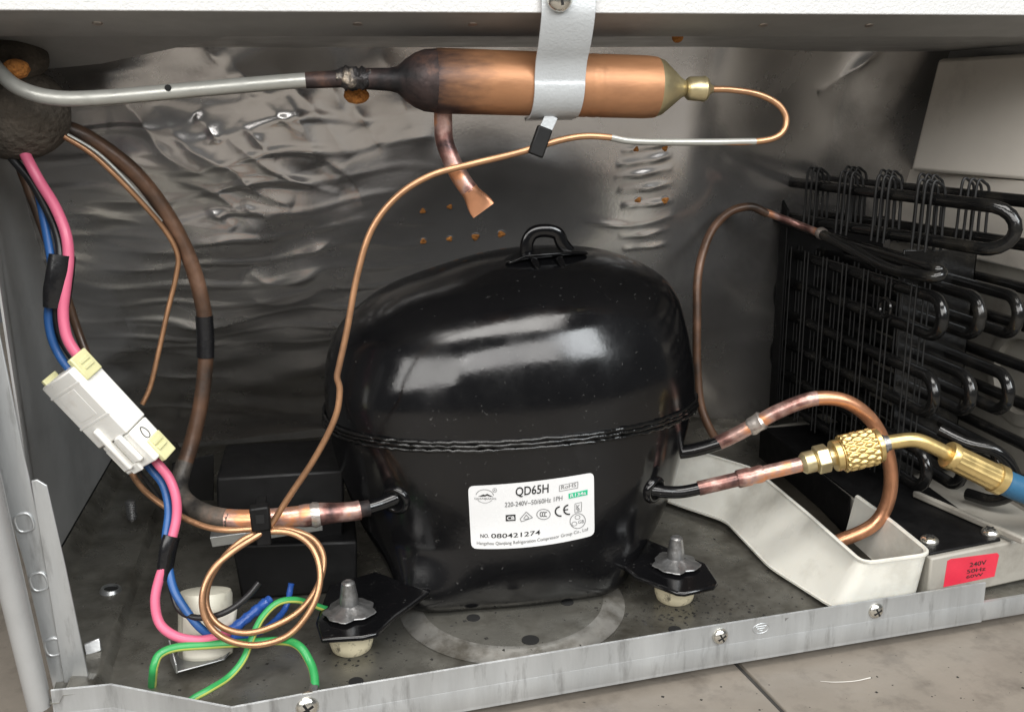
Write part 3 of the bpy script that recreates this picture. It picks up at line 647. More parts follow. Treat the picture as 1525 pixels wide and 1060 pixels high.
# rubber mounts with bent-washer studs
for (px, py), lab_ in (((525, 978), 'cream rubber foot with steel stud at the compressor front left corner'), ((1012, 902), 'cream rubber foot with steel stud between compressor and drip tray')):
    p = atz(px, py, 0); c = np.array([p[0], p[1] + .8, pz(p[0], p[1] + .8)])
    t = thing('rubber_mount', lab_, 'rubber mount', c, 'compressor rubber mounts')
    h = MB(); h.lathe([(0, .85), (.12, 1.0), (.5, 1.1), (1.2, 1.13), (1.7, 1.08)], c, (0, 0, 1), 32); part(h, 'rubber_foot', M['rubber'], t)
    h = MB(); w0 = c + np.array([0, 0, 2.05])
    h.lathe([(0, 1.0), (.10, 1.25), (.14, 1.22), (.22, .85), (.42, .5), (.5, .3)], w0, (0, 0, 1), 36, lambda r, a, hh: r * (1 + .06 * math.sin(5 * a) + .05 * math.sin(3 * a + 1) + .05 * math.sin(9 * a))); part(h, 'crimped_washer', M['stud'], t, angle=30)
    h = MB(); prof = [(0, .46), (.3, .45), (.5, .47), (.75, .45)] + [(.8 + .07 * k, .43 - .011 * k + (.008 if k % 2 else 0)) for k in range(10)] + [(1.50, .27), (1.53, .2), (1.50, .12)]
    h.lathe(prof, w0 + np.array([0, 0, .15]), (0, 0, 1), 18); part(h, 'stud', M['stud'], t)

# ================================================================== FILTER DRIER AND STRAP
DY = 44.6
d0, d1 = aty(525, 117, DY), aty(1022, 132, DY)
ax = unit(d1 - d0)
def dpt(px): return aty(px, 117 + (px - 525) * 15 / 497., DY)
def dl(px): return float(np.dot(dpt(px) - d0, ax))
dr = thing('filter_drier', 'copper filter drier cylinder with scorched left end and pinched stub', 'filter drier', dpt(780) - np.array([0, 0, 1.4]))
R = 1.42
h = MB(); h.lathe([(dl(648), R * .97), (dl(652), R), (dl(872), R), (dl(874), R * .985), (dl(880), R), (dl(888), R), (dl(890), R * .985), (dl(896), R), (dl(960), R), (dl(975), R * .97)], d0, ax, 48); part(h, 'copper_shell', M['drier'], dr, angle=60)
h = MB(); h.lathe([(dl(975), R * .965), (dl(985), R * .88), (dl(1000), R * .6), (dl(1012), R * .36), (dl(1022), R * .22)], d0, ax, 40); part(h, 'outlet_cone', M['palebrass'], dr, angle=60)
h = MB(); h.lathe([(dl(545), .46), (dl(580), .5), (dl(592), .58), (dl(603), .88), (dl(618), 1.18), (dl(632), 1.34), (dl(649), R * .975)], d0, ax, 40); part(h, 'scorched_neck', M['burnt'], dr, angle=60)
h = MB(); h.lathe([(dl(1021), .38), (dl(1023), .46), (dl(1026), .54), (dl(1036), .56), (dl(1044), .56), (dl(1048), .60), (dl(1052), .52), (dl(1056), .28), (dl(1062), .16)], d0, ax, 28); part(h, 'end_fitting', M['palebrass'], dr)
h = MB(); rq = np.interp(np.linspace(0, 1, 34), np.linspace(0, 1, 12), [.35, .37, .42, .52, .47, .55, .50, .44, .50, .47, .45, .44])
pa, pb = rng.uniform(0, 6.28, 34).cumsum() * .25, rng.uniform(.03, .10, 34)
rp = [(dl(500) + k * (dl(552) - dl(500)) / 33, rq[k]) for k in range(34)]; ri = {round(h_, 5): k for k, (h_, _) in enumerate(rp)}
h.lathe(rp, d0, ax, 24, lambda r, a, hh: r * (1 + pb[ri[round(hh, 5)]] * math.sin(2 * a + pa[ri[round(hh, 5)]]) + .05 * math.sin(5 * a + hh * 7))); part(h, 'brazed_joint', M['joint'], dr, angle=60)
pt = [aty(660, 160, 45.0), aty(660, 185, 45.1), aty(662, 210, 45.1), aty(672, 238, 45.0), aty(686, 265, 44.9), aty(700, 285, 44.8)]
h = MB(); h.tube(spline(pt, 6), .42, 16); stb = part(h, 'process_stub', M['heat'], dr)
a, b_ = pt[-1], aty(722, 316, 44.7); dd = unit(b_ - a); sde = unit(np.cross(dd, (0, -1., 0))); dp = np.cross(dd, sde); rows = []
for s_, wx, wy in ((-.1, .42, .42), (.15, .43, .38), (.4, .50, .26), (.65, .57, .16), (.9, .60, .09), (1.15, .60, .07)):
    rows.append([a + dd * s_ * .95 + sde * wx * np.sign(math.cos(t)) * abs(math.cos(t)) ** .8 + dp * wy * math.sin(t) for t in np.linspace(0, 2 * math.pi, 20, endpoint=False)])
h = MB(); vs_ = [p for r_ in rows for p in r_]; fs = [(i * 20 + k, i * 20 + (k + 1) % 20, (i + 1) * 20 + (k + 1) % 20, (i + 1) * 20 + k) for i in range(5) for k in range(20)]; fs += [tuple(range(20)), tuple(100 + k for k in range(20))]
h.add(vs_, fs); part(h, 'pinched_end', M['copper'], dr, angle=50)

stp = thing('strap', 'light grey metal strap holding the copper drier to the white rail', 'strap', aty(830, 165, 43))
xc = aty(833, 80, 43.2)[0]; zc = dpt(833)[2]
prof = [(41.70, 33.5), (41.70, 31.0), (41.72, 30.0), (42.3, 28.9), (42.85, 28.2)] + [(DY - 1.53 * math.cos(t), zc - 1.53 * math.sin(t) ) for t in np.linspace(-.15, 1.9, 14)]
prof = spline([(0, a, b) for a, b in prof], 3); rows = []
for i, p in enumerate(prof):
    t = prof[min(i + 1, len(prof) - 1)] - prof[max(i - 1, 0)]; n_ = unit(np.array([0, t[2], -t[1]])); n_ = n_ if n_[1] < .2 else -n_
    f_ = i / len(prof); wl = 1.17 - .06 * f_; xx = xc + .05 - .12 * f_
    rows.append([np.array([xx - wl, p[1], p[2]]), np.array([xx + wl, p[1], p[2]]), np.array([xx + wl, p[1], p[2]]) + n_ * -.11, np.array([xx - wl, p[1], p[2]]) + n_ * -.11])
vs_ = [p for r_ in rows for p in r_]; m = len(rows); fs = [(i * 4 + k, i * 4 + (k + 1) % 4, (i + 1) * 4 + (k + 1) % 4, (i + 1) * 4 + k) for i in range(m - 1) for k in range(4)] + [(0, 1, 2, 3), tuple((m - 1) * 4 + k for k in range(4))]
h = MB(); h.add(vs_, fs); part(h, 'band', M['strap'], stp, .03, angle=40)
a, b_ = aty(822, 172, 44.0), aty(806, 207, 43.9); sde = unit(np.cross(b_ - a, (0, 1., 0)))
h = MB(); h.box((a + b_) / 2, (b_ - a) / 2, sde * .30, (0, .05, 0)); part(h, 'tail', M['strap'], stp, .03)
a, b_ = aty(812, 190, 43.75), aty(797, 232, 43.7); sde = unit(np.cross(b_ - a, (0, 1., 0)))
h = MB(); h.box((a + b_) / 2, (b_ - a) / 2, sde * .36, (0, .16, 0)); part(h, 'tail_sleeve', M['blackpl'], stp, .08)
c = aty(833, -2, 41.55); screw(stp, c, (0, -1, 0), .55, .2)

# ================================================================== TUBES
def P(lst, y=None):
    return [aty(a[0], a[1], a[2] if len(a) > 2 else y) for a in lst]
# grey tube to the drier
h = MB(); pth = spline(P([(-40, 60, 47), (0, 108, 46.2), (30, 132, 45.6), (80, 146, 45.1), (150, 146, 44.9), (300, 133, 44.7), (440, 121, 44.6), (518, 117, 44.6)]), 8)
at_ = thing('grey_tube', 'long pale grey metal tube running from dark foam to the drier', 'tube', pth[20] - np.array([0, 0, .5]))
h.tube(pth, .33, 16); part(h, 'tube', M['alu'], at_)
h = MB(); c = aty(250, 131, 44.40); h.lathe([(-.02, .14), (.03, .12)], c, (0, -1, .1), 12); part(h, 'paint_chip', M['hole'], at_)
h = MB(); h.tube(spline(P([(455, 120, 44.6), (480, 119, 44.6), (520, 117, 44.6)]), 6), [.345, .36, .37], 16); part(h, 'scorched_end', M['burnt'], at_)
# capillary tube with coil
cpl = [(1056, 133, 44.6), (1090, 134, 44.5), (1130, 141, 44.4), (1160, 157, 44.3), (1171, 180, 44.2), (1160, 202, 44.1), (1125, 211, 44.1), (1050, 212, 44.1), (950, 211, 44.1), (910, 205, 44.1), (870, 203, 44.1), (830, 210, 44.0), (770, 228, 43.9), (700, 245, 43.9), (640, 262, 43.9), (590, 294, 43.9), (553, 343, 43.9), (532, 410, 43.9), (517, 490, 43.9), (505, 545, 43.9), (502, 562, 43.9), (506, 582, 43.9), (499, 622, 43.9), (470, 680, 44.2), (430, 740, 44.6), (404, 780, 44.6),
       (385, 796, 44.2), (345, 822, 43.6), (314, 852, 43.0), (301, 892, 42.5), (310, 928, 42.2), (338, 952, 42.0), (382, 960, 42.0), (430, 945, 42.2), (464, 905, 42.6), (477, 860, 43.2), (468, 820, 43.8), (443, 797, 44.2), (408, 791, 44.4), (368, 800, 44.3), (335, 828, 43.8), (312, 865, 43.3), (308, 902, 42.9), (326, 930, 42.6), (362, 942, 42.5), (402, 934, 42.6), (445, 910, 43.0), (473, 873, 43.5), (482, 832, 44.3), (467, 803, 44.9), (432, 789, 45.0), (390, 787, 45.1), (340, 789, 45.3), (300, 782, 46), (255, 760, 47), (215, 730, 48), (193, 700, 49)]
pth = spline(P(cpl), 7); h = MB(); n_ = len(pth)
col_ = []
ct = thing('capillary_tube', 'thin copper capillary tube looping from the drier into a tied coil', 'tube', (-4, 44, 0))
h.tube(pth, .155, 12); part(h, 'tube', M['cap'], ct)
h = MB(); h.tube(spline(P([(x, y, z) for x, y, z in cpl[6:10]]), 8), .165, 12); part(h, 'painted_length', M['alu'], ct)
# cable tie
tie = thing('cable_tie', 'black cable tie bundling the copper coil to the suction pipe', 'cable tie', aty(388, 800, 44))
c = aty(388, 770, 44.35); h = MB(); h.box(c, (.46, 0, .02), (0, .32, 0), (-.02, 0, .62)); part(h, 'head', M['blackpl'], tie, .1)
h = MB(); h.box(c + np.array([0, -.33, .05]), (.2, 0, 0), (0, .03, 0), (0, 0, .22)); part(h, 'head_slot', M['hole'], tie)
h = MB(); c2 = aty(391, 795, 44.3); h.box(c2 + np.array([.05, -.05, .1]), (.34, 0, 0), (0, .12, 0), (0, 0, .62)); h.box(aty(390, 782, 45.6) + np.array([0, .4, .9]), (.25, 0, 0), (0, 1.0, 0), (0, 0, .06)); h.box(aty(390, 776, 46.9) + np.array([0, 0, -.1]), (.25, 0, 0), (0, .06, 0), (0, 0, .8)); part(h, 'band', M['blackpl'], tie, .05)
# suction pipe
sp_ = thing('suction_pipe', 'brown coated suction pipe curving down from foam to the compressor left stub', 'pipe', aty(300, 770, 48))
pts = P([(60, 172, 49.5), (90, 188, 49.8), (135, 208, 50), (200, 257, 50.5), (250, 322, 51), (284, 390, 51.2), (302, 455, 51.2), (306, 500, 51.2), (306, 540, 51.1), (299, 600, 50.8), (285, 660, 50.3), (270, 705, 49.6), (268, 732, 48.8), (284, 753, 48.0), (312, 767, 47.2), (345, 774, 46.6)])
pth = spline(pts, 7)
h = MB(); h.tube(pth[:80], [.40] * 10 + [.42] * 2, 16); part(h, 'coated_pipe', M['brown'], sp_)
h = MB(); h.tube(pth[74:], [.44, .46, .50, .53], 16); part(h, 'sooty_bend', M['soot'], sp_)
h = MB(); h.tube(spline(P([(304, 470, 51.2), (306, 500, 51.2), (306, 532, 51.1)]), 6), .45, 16); part(h, 'tape_wrap', M['tape'], sp_)
e = spline(P([(338, 773, 46.7), (370, 774, 46.4), (420, 771, 46.2), (455, 767, 46.2)]), 6); h = MB(); h.tube(e, .53, 18); part(h, 'copper_end', M['heat'], sp_)
h = MB(); h.tube(spline(P([(446, 768, 46.2), (458, 767, 46.2), (490, 764, 46.3), (525, 761, 46.45), (536, 759, 46.5)]), 6), [.55, .59, .59, .50, .5, .5], 18); part(h, 'brazed_sleeve', M['heat'], sp_)
h = MB(); h.lathe([(-.25, .575), (-.1, .625), (.1, .63), (.22, .60)], aty(470, 766, 46.2), (1, .02, .05), 18, lambda r, a, hh: r * (1 + .04 * math.sin(2 * a + hh * 8))); part(h, 'solder_bead', M['solder'], sp_)
h = MB(); h.tube(P([(534, 759, 46.5), (550, 756, 46.6)]), .42, 16); part(h, 'burnt_end', M['burnt'], sp_)
# thin tubes near the foam
h = MB(); h.tube(spline(P([(70, 185, 49), (95, 203, 49), (140, 232, 49.3), (195, 285, 49.8), (242, 338, 50.4), (264, 378, 50.7), (262, 412, 50.7), (250, 462, 50.6), (236, 525, 50.4), (224, 575, 50.2), (212, 602, 50.0)]), 8), .135, 10); solo(h, 'thin_tube', M['cap'], 'thin dull copper tube kinked beside the brown suction pipe', 'tube')
h = MB(); h.tube(spline(P([(70, 180, 49.2), (92, 196, 49.2), (145, 228, 49.6), (196, 278, 50.0), (240, 330, 50.6)]), 8), .10, 8); solo(h, 'thin_tube', M['alu'], 'short pale thin tube between the brown pipe and thin copper tube', 'tube')
h = MB(); h.tube(spline(P([(30, 250, 51), (60, 330, 51), (92, 420, 51), (115, 490, 51), (135, 545, 50.5), (160, 620, 50)]), 8), .22, 12); solo(h, 'rear_tube', M['brown'], 'rusty brown tube behind the pink and blue wires', 'tube')
# discharge pipe
dp_ = thing('discharge_pipe', 'bent copper discharge pipe looping from the compressor into the drip tray', 'pipe', aty(1255, 805, 46.5))
pts = P([(1068, 660, 48.9), (1090, 650, 48.5), (1120, 634, 48.0), (1160, 612, 47.4), (1210, 594, 46.8), (1258, 597, 46.5), (1297, 625, 46.4), (1320, 670, 46.4), (1327, 715, 46.4), (1319, 755, 46.5), (1298, 783, 46.6), (1255, 803, 46.9), (1215, 815, 47.4)])
pth = spline(pts, 7); h = MB(); h.tube(pth[22:], .40, 16); part(h, 'copper_tube', M['copper'], dp_)
h = MB(); h.tube(pth[:30], .42, 16); part(h, 'heat_tinted_length', M['heat'], dp_)
h = MB(); h.lathe([(-.55, .43), (-.35, .52), (0, .50), (.25, .55), (.4, .44)], aty(1128, 630, 47.9), pth[16] - pth[12], 16, lambda r, a, hh: r * (1 + .06 * math.sin(3 * a + 4 * hh))); part(h, 'solder_joint', M['solder'], dp_)
# service stub with brass valve
sv = thing('service_valve', 'copper service stub with brass hex valve on the compressor right side', 'valve', aty(1120, 715, 46))
a, b_ = aty(1040, 727, 46.3), aty(1198, 690, 45.2)
h = MB(); h.tube([a, a * .6 + b_ * .4, b_], .40, 18); part(h, 'copper_stub', M['heat'], sv)
h = MB(); h.lathe([(-.5, .46), (-.42, .50), (.2, .5), (.32, .46), (.75, .5), (.95, .45)], a * .55 + b_ * .45, b_ - a, 18, lambda r, a_, hh: r * (1 + .04 * math.sin(2 * a_ + 5 * hh))); part(h, 'solder_joint', M['heat'], sv)
vd = unit(aty(1320, 660, 44.6) - aty(1195, 690, 45.2)); v0 = aty(1195, 690, 45.2)
h = MB(); h.lathe([(-.1, .42), (0, .52), (.1, .60), (.62, .60), (.70, .52), (.72, .4)], v0, vd, 28); part(h, 'valve_collar', M['palebrass'], sv)
h = MB(); h.lathe([(.68, .6), (.76, .80), (1.40, .80), (1.48, .6)], v0, vd, 6); part(h, 'hex_nut', M['palebrass'], sv, .05, angle=20)
h = MB(); h.lathe([(1.45, .5), (2.2, .5)] , v0, vd, 24); part(h, 'valve_neck', M['palebrass'], sv)
# charging hose
ch = thing('charging_hose', 'blue charging hose with knurled brass coupling screwed to the valve', 'hose', aty(1400, 720, 44))
k0, k1 = 1.72, 4.05
h = MB(); h.lathe([(k0 - .02, .6), (k0, .82), (k0 + .04, .86), (k0 + .34, .86), (k0 + .4, .80), (k0 + .42, .7)], v0, vd, 40); part(h, 'coupling_rim', M['brass'], ch)
nk = 44; prof = [(k0 + .40 + (k1 - k0 - .4) * i / nk, .98 if 1 < i < nk - 1 else .86) for i in range(nk + 1)]
def knurl(r, a_, hh):
    s_ = (hh - k0) * 7.2; q = abs(math.sin((a_ * 16 + s_) / 2)) * abs(math.sin((a_ * 16 - s_) / 2)); return r * (.93 + .12 * min(q * 1.3, 1)) if r > .9 else r
h = MB(); h.lathe(prof, v0, vd, 160, knurl); part(h, 'knurled_nut', M['brass'], ch, angle=70)
h = MB(); h.lathe([(k1 - .02, .5), (k1, .93), (k1 + .22, .93), (k1 + .27, .86), (k1 + .28, .5)], v0, vd, 40); part(h, 'coupling_rim', M['brass'], ch)
ve = v0 + vd * (k1 + .25)
h = MB(); h.lathe([(0, .44), (.05, .50), (.3, .50), (.34, .42), (.5, .42)], ve, vd, 28); part(h, 'collar', M['stud'], ch)
el = spline([ve + vd * .2, ve + vd * .6] + P([(1362, 655, 44.2), (1392, 666, 44.0), (1418, 680, 43.8), (1430, 687, 43.7)]), 7)
h = MB(); h.tube(el, .40, 18); part(h, 'elbow', M['brass'], ch)
q0, q1 = aty(1410, 676, 43.85), aty(1492, 716, 43.3); fdv = unit(q1 - q0); fl_ = np.linalg.norm(q1 - q0)
h = MB(); h.lathe([(0, .5), (.02, .72), (.1, .78), (.4, .78), (.46, .70), (fl_ - .55, .74), (fl_ - .5, .84), (fl_ - .04, .84), (fl_, .76), (fl_ + .01, .5)], q0, fdv, 48, lambda r, a_, hh: r * (1 + (.035 * math.cos(14 * a_) if .45 < hh < fl_ - .52 else 0))); part(h, 'ferrule', M['brass'], ch, angle=40)
h = MB(); h.tube(spline([q0 + fdv * (fl_ - .2), q0 + fdv * fl_] + P([(1520, 728, 43.1), (1580, 750, 42.8), (1680, 790, 42.0), (1800, 880, 41.0)]), 6), .72, 24); part(h, 'rubber_hose', M['hose'], ch)
# copper inlet tube of the condenser
h = MB(); h.tube(spline([aty(1142, 318, 60)] + P([(1118, 308, 60), (1088, 315, 60), (1062, 340, 60), (1047, 375, 59.5), (1039, 415, 59), (1038, 470, 58.5), (1038, 540, 58), (1043, 600, 57.5), (1058, 640, 57), (1075, 665, 57)]), 8), [.28], 12); solo(h, 'inlet_tube', M['brown'], 'thin brown copper tube arching up behind the compressor to the condenser', 'tube')

# ================================================================== DRIP TRAY
dt = thing('drip_tray', 'milky white plastic drip tray between compressor and condenser', 'drip tray', (27, 47, 0))
rim = [atz(1285, 838, 3.1), atz(1388, 824, 3.1)]
fl2, fr2 = rim; bl = np.array([26.9, 57.5, 3.1]); 
out_top = [np.array([22.5, 61, 3.3]), np.array([24.6, 57.8, 3.3]), np.array([26.6, 55.0, 3.2]), np.array([26.7, 48, 3.1]), fl2, fr2, np.array([30.9, 46, 3.1]), np.array([30.9, 49.6, 3.1])]
out_bot = [np.array([20.5, 59, .35]), np.array([22.2, 56.2, .35]), np.array([24.1, 53.4, .35]), np.array([24.0, 47, .35]), np.array([25.3, 41.75, .35]), np.array([30.4, 42.0, .35]), np.array([30.4, 46, .35]), np.array([30.4, 49.6, .35])]
def shell(top, bot, th):
    # smooth the corners a little
    def rnd(q):
        o_ = [q[0]]
        for i in range(1, len(q) - 1):
            a_, b2, c_ = q[i - 1], q[i], q[i + 1]; r_ = .8
            p1 = b2 + unit(a_ - b2) * r_; p2 = b2 + unit(c_ - b2) * r_
            for t in (0, .25, .5, .75, 1): o_.append((1 - t) ** 2 * p1 + 2 * t * (1 - t) * b2 + t * t * p2)
        return o_ + [q[-1]]
    T, B = rnd(top), rnd(bot); n = len(T); cen = np.array([28, 51, 0]); rows = []
    inn = []
    for i in range(n):
        tg = unit((T[min(i + 1, n - 1)] - T[max(i - 1, 0)]) * [1, 1, 0]); inn.append(np.array([-tg[1], tg[0], 0]))
    vs_ = []; 
    for i in range(n):
        k_ = inn[i]; ot = -k_
        mids = [B[i] * (1 - s_) + T[i] * s_ for s_ in (0, .33, .66, .95)]
        lip_ = [T[i] + ot * .10 + np.array([0, 0, -.08]), T[i] + ot * .10 + np.array([0, 0, .03]), T[i] + k_ * .03 + np.array([0, 0, .07]), T[i] + k_ * th]
        inner = [B[i] * (1 - s_) + T[i] * s_ + k_ * th + np.array([0, 0, .1 * (1 - s_)]) for s_ in (.9, .5, 0)]
        vs_ += mids + lip_ + inner
    m_ = 11; fs = [(i * m_ + k, (i + 1) * m_ + k, (i + 1) * m_ + k + 1, i * m_ + k + 1) for i in range(n - 1) for k in range(m_ - 1)]
    fs += [tuple(range(m_)), tuple((n - 1) * m_ + k for k in range(m_))]
    return vs_, fs, B
vs_, fs, B = shell(out_top, out_bot, .16); h = MB(); h.add(vs_, fs); part(h, 'tray_wall', M['tray'], dt, angle=40)
h = MB(); h.plate([b + np.array([0, 0, .02]) for b in B] + [np.array([31, 60, .37])], (0, 0, .1)); part(h, 'tray_floor', M['tray'], dt)
h = MB(); h.plate([np.array([26.2, 43.2, .5]), np.array([30.0, 43.4, .5]), np.array([30.3, 49.5, .5]), np.array([31.5, 60, .5]), np.array([23.5, 58.6, .5]), np.array([25.2, 53.4, .5])], (0, 0, .03)); part(h, 'dried_grime', M['grime'], dt)

# ================================================================== CONDENSER
cd = thing('condenser_coil', 'black wire and tube condenser coil at the right of the compartment', 'condenser', (36, 56, 2.9))
XC = [33.7, 35.9, 38.1, 40.3]
ROW = [(15.55, 13.35), (10.95, 8.75), (6.35, 4.15)]
YF = [47.3, 47.1, 46.8, 46.6]; YB = 66.0; TR = .36
def serp(x, zs, yf, yb, dx=0):
    """serpentine of runs along the depth, bends at the two ends"""
    q = []; fwd = False
    for i, z in enumerate(zs):
        ys = [yb, yf] if i % 2 == 0 else [yf, yb]
        q += [np.array([x, y, z]) for y in np.linspace(ys[0], ys[1], 8)]
        if i < len(zs) - 1:
            r_ = (z - zs[i + 1]) / 2; s_ = -1 if i % 2 == 0 else 1; cz = (z + zs[i + 1]) / 2; y_ = ys[1]
            q += [np.array([x + dx * math.sin(t), y_ + s_ * r_ * math.sin(t) * .95, cz + r_ * math.cos(t)]) for t in np.linspace(.2, math.pi - .2, 9)]
    return q
for i, x in enumerate(XC):
    h = MB(); h.tube(serp(x, [z for r_ in ROW for z in r_], YF[i] + .9, YB - (.8 if i else 0)), TR, 12); part(h, 'coil_tube', M['cond'], cd, angle=60)
for x, z0, z1, yf, yb, dx in ((34.6, 20.9, 18.6, 45.6, 66.5, .9), (37.4, 21.0, 18.7, 45.2, 66.3, .8)):
    h = MB(); q = [np.array([x - 1.6 * (y - yf) / 21, y, z0 + (y - yf) * -.01]) for y in np.linspace(yb, yf, 10)]
    r_ = (z0 - z1) / 2; q += [np.array([x + dx * math.sin(t), yf - r_ * math.sin(t), (z0 + z1) / 2 + r_ * math.cos(t)]) for t in np.linspace(.2, math.pi - .2, 9)]
    q += [np.array([x - 1.6 * (y - yf) / 21, y, z1 + (y - yf) * -.02]) for y in np.linspace(yf, yb, 10)]
    h.tube(q, TR, 12); part(h, 'coil_tube', M['cond'], cd, angle=60)
# top connecting hairpins
q = [np.array([34.4, y, 21.0 - (66.5 - y) * 0]) for y in (66, 66.8)]
h = MB(); h.tube(spline([(33.0, 66.5, 20.9), (33.6, 67.4, 20.95), (34.8, 67.4, 21), (35.8, 66.3, 21)], 6), TR, 12); part(h, 'coil_bend', M['cond'], cd)
h = MB(); h.tube(spline(P([(1150, 322, 66)]) + P([(1230, 352, 60), (1330, 382, 52), (1385, 398, 47.6), (1402, 405, 47.0), (1395, 412, 46.8), (1370, 410, 47.6), (1325, 400, 50), (1270, 372, 54), (1225, 349, 57.5)]), 6), .33, 12); part(h, 'hairpin_tube', M['cond'], cd)
h = MB(); h.lathe([(-.2, .30), (0, .40), (.35, .38), (.5, .3)], aty(1222, 347, 57.8), aty(1270, 372, 54) - aty(1222, 347, 57.8), 14); part(h, 'silver_joint', M['solder'], cd)
h = MB(); h.tube(spline(P([(1222, 348, 57.8), (1190, 335, 60), (1140, 316, 60)]), 6), .25, 12); part(h, 'joint_tube', M['heat'], cd)
# wire fins: hairpins over the runs, pairs along the depth
zt, zb = 21.6, 3.6
fm = None; ys = []
for g in np.linspace(49.2, 64.6, 7): ys += [g, g + .5]
for side, (dx, tz, bz) in enumerate(((-.42, 16.1, 3.6), (.42, 16.1, 3.6))):
    for ci in (0,):
        fb = MB(); x = XC[ci] + dx; fb.tube([(0, 0, bz), (0, 0, (bz + tz) / 2), (0, 0, tz)], .055, 6); me = mesh(fb, 'fin_wire', M['fin'], np.zeros(3))
        for y in ys:
            o = bpy.data.objects.new('fin_wire', me); COL.objects.link(o); o.parent = cd
            o.location = (np.array([x, y + (.2 if ci else 0), 0]) - ORG[cd.name]) * S
fb = MB(); fb.tube(spline([(-.5, .0, 17.9), (-.46, 0, 19.5), (-.44, 0, 21.3), (-.30, 0, 21.9), (.05, 0, 21.75), (.40, 0, 21.3), (.44, 0, 19.5), (.5, 0, 17.9)], 4), .085, 6); me = mesh(fb, 'fin_hairpin', M['fin'], np.zeros(3))
for x, sl in ((34.6, 1.6), (37.4, 1.6)):
    for g in np.linspace(49.5, 61, 4):
        for e_ in (0, .6, 1.2):
            y = g + e_; o = bpy.data.objects.new('fin_hairpin', me); COL.objects.link(o); o.parent = cd
            o.location = (np.array([x - sl * (y - 45.5) / 21, y, 0]) - ORG[cd.name]) * S
# end brackets
h = MB(); h.plate([(34.9, 52.3, 3.0), (39.3, 52.3, 3.0), (39.3, 52.3, 17.4), (34.3, 52.3, 17.6), (34.3, 52.3, 12)], (0, .15, 0)); h.plate([(39.3, 52.3, 3.0), (39.3, 53.3, 3.0), (39.3, 53.3, 17.2), (39.3, 52.3, 17.2)], (-.14, 0, 0)); part(h, 'front_bracket', M['cond'], cd, .04)
h = MB(); h.plate([(32.6, 65.2, 2.9), (41, 65.2, 2.9), (41, 65.2, 18), (32.6, 65.2, 18)], (0, .15, 0)); part(h, 'rear_bracket', M['blackpl'], cd, .04)
h = MB(); h.plate([(32.6, 64.2, 2.9), (32.6, 65.2, 2.9), (32.6, 65.2, 19.5), (32.6, 64.2, 18.8)], (.15, 0, 0)); part(h, 'bracket_flange', M['blackpl'], cd, .04)
h = MB(); c = aty(1318, 458, 51); h.tube([c + np.array([.1 * 0, .55 * math.cos(t), .55 * math.sin(t)]) for t in np.linspace(0, 2 * math.pi, 25)], .13, 8, False); part(h, 'clip_ring', M['cond'], cd)
h = MB(); h.tube(spline([aty(1400, 640, 47.8), aty(1440, 660, 46.6), aty(1485, 672, 45.8), aty(1508, 700, 45.6), aty(1512, 730, 45.6), aty(1480, 745, 46.5), aty(1440, 735, 48)], 6), TR, 12); part(h, 'coil_bend', M['cond'], cd)

# ================================================================== FOAM SLEEVE
def lump(c, rx, ry, rz, amp, n=36, m=22, seed=1):
    r_ = np.random.default_rng(seed); ph = r_.uniform(0, 6.28, (14, 2)); fr_ = r_.integers(2, 9, (14, 2)); A_ = np.zeros((m, n, 3)); fs = []
    for i in range(m):
        for j in range(n):
            th = math.pi * (i + .02) / (m - .96); la = 2 * math.pi * j / n
            d_ = sum(math.sin(fr_[k, 0] * la + ph[k, 0]) * math.sin(fr_[k, 1] * th + ph[k, 1]) / fr_[k].mean() for k in range(14)) * amp
            A_[i, j] = np.array(c) + np.array([rx * math.sin(th) * math.cos(la), ry * math.sin(th) * math.sin(la), rz * math.cos(th)]) * (1 + d_ * math.sin(th))
    mb = MB(); mb.add(A_.reshape(-1, 3), [(i * n + j, i * n + (j + 1) % n, (i + 1) * n + (j + 1) % n, (i + 1) * n + j) for i in range(m - 1) for j in range(n)] + [tuple(range(n)), tuple((m - 1) * n + j for j in range(n))])
    return mb
solo(lump(aty(20, 168, 49.2), 2.5, 2.0, 2.15, .03, 60, 40, 3), 'foam_sleeve', M['foam'], 'dark brown foam plug at the upper left where the tubes emerge', 'foam', angle=80)
solo(lump(aty(5, 88, 48.6), 1.9, 1.4, 1.1, .04, 48, 30, 5), 'foam_lump', M['foam'], 'dark dusty foam lump under the top rail at far left', 'foam', angle=80)
solo(lump(aty(24, 103, 47.0), .55, .4, .42, .10, 30, 20, 6), 'foam_crumb', M['pufoam'], 'orange foam crumb above the grey tube at far left', 'foam', 'orange foam crumbs', angle=80)
solo(lump(aty(531, 141, 46.0), .58, .4, .42, .11, 30, 20, 8), 'foam_crumb', M['pufoam'], 'orange foam crumb below the scorched tube joint', 'foam', 'orange foam crumbs', angle=80)

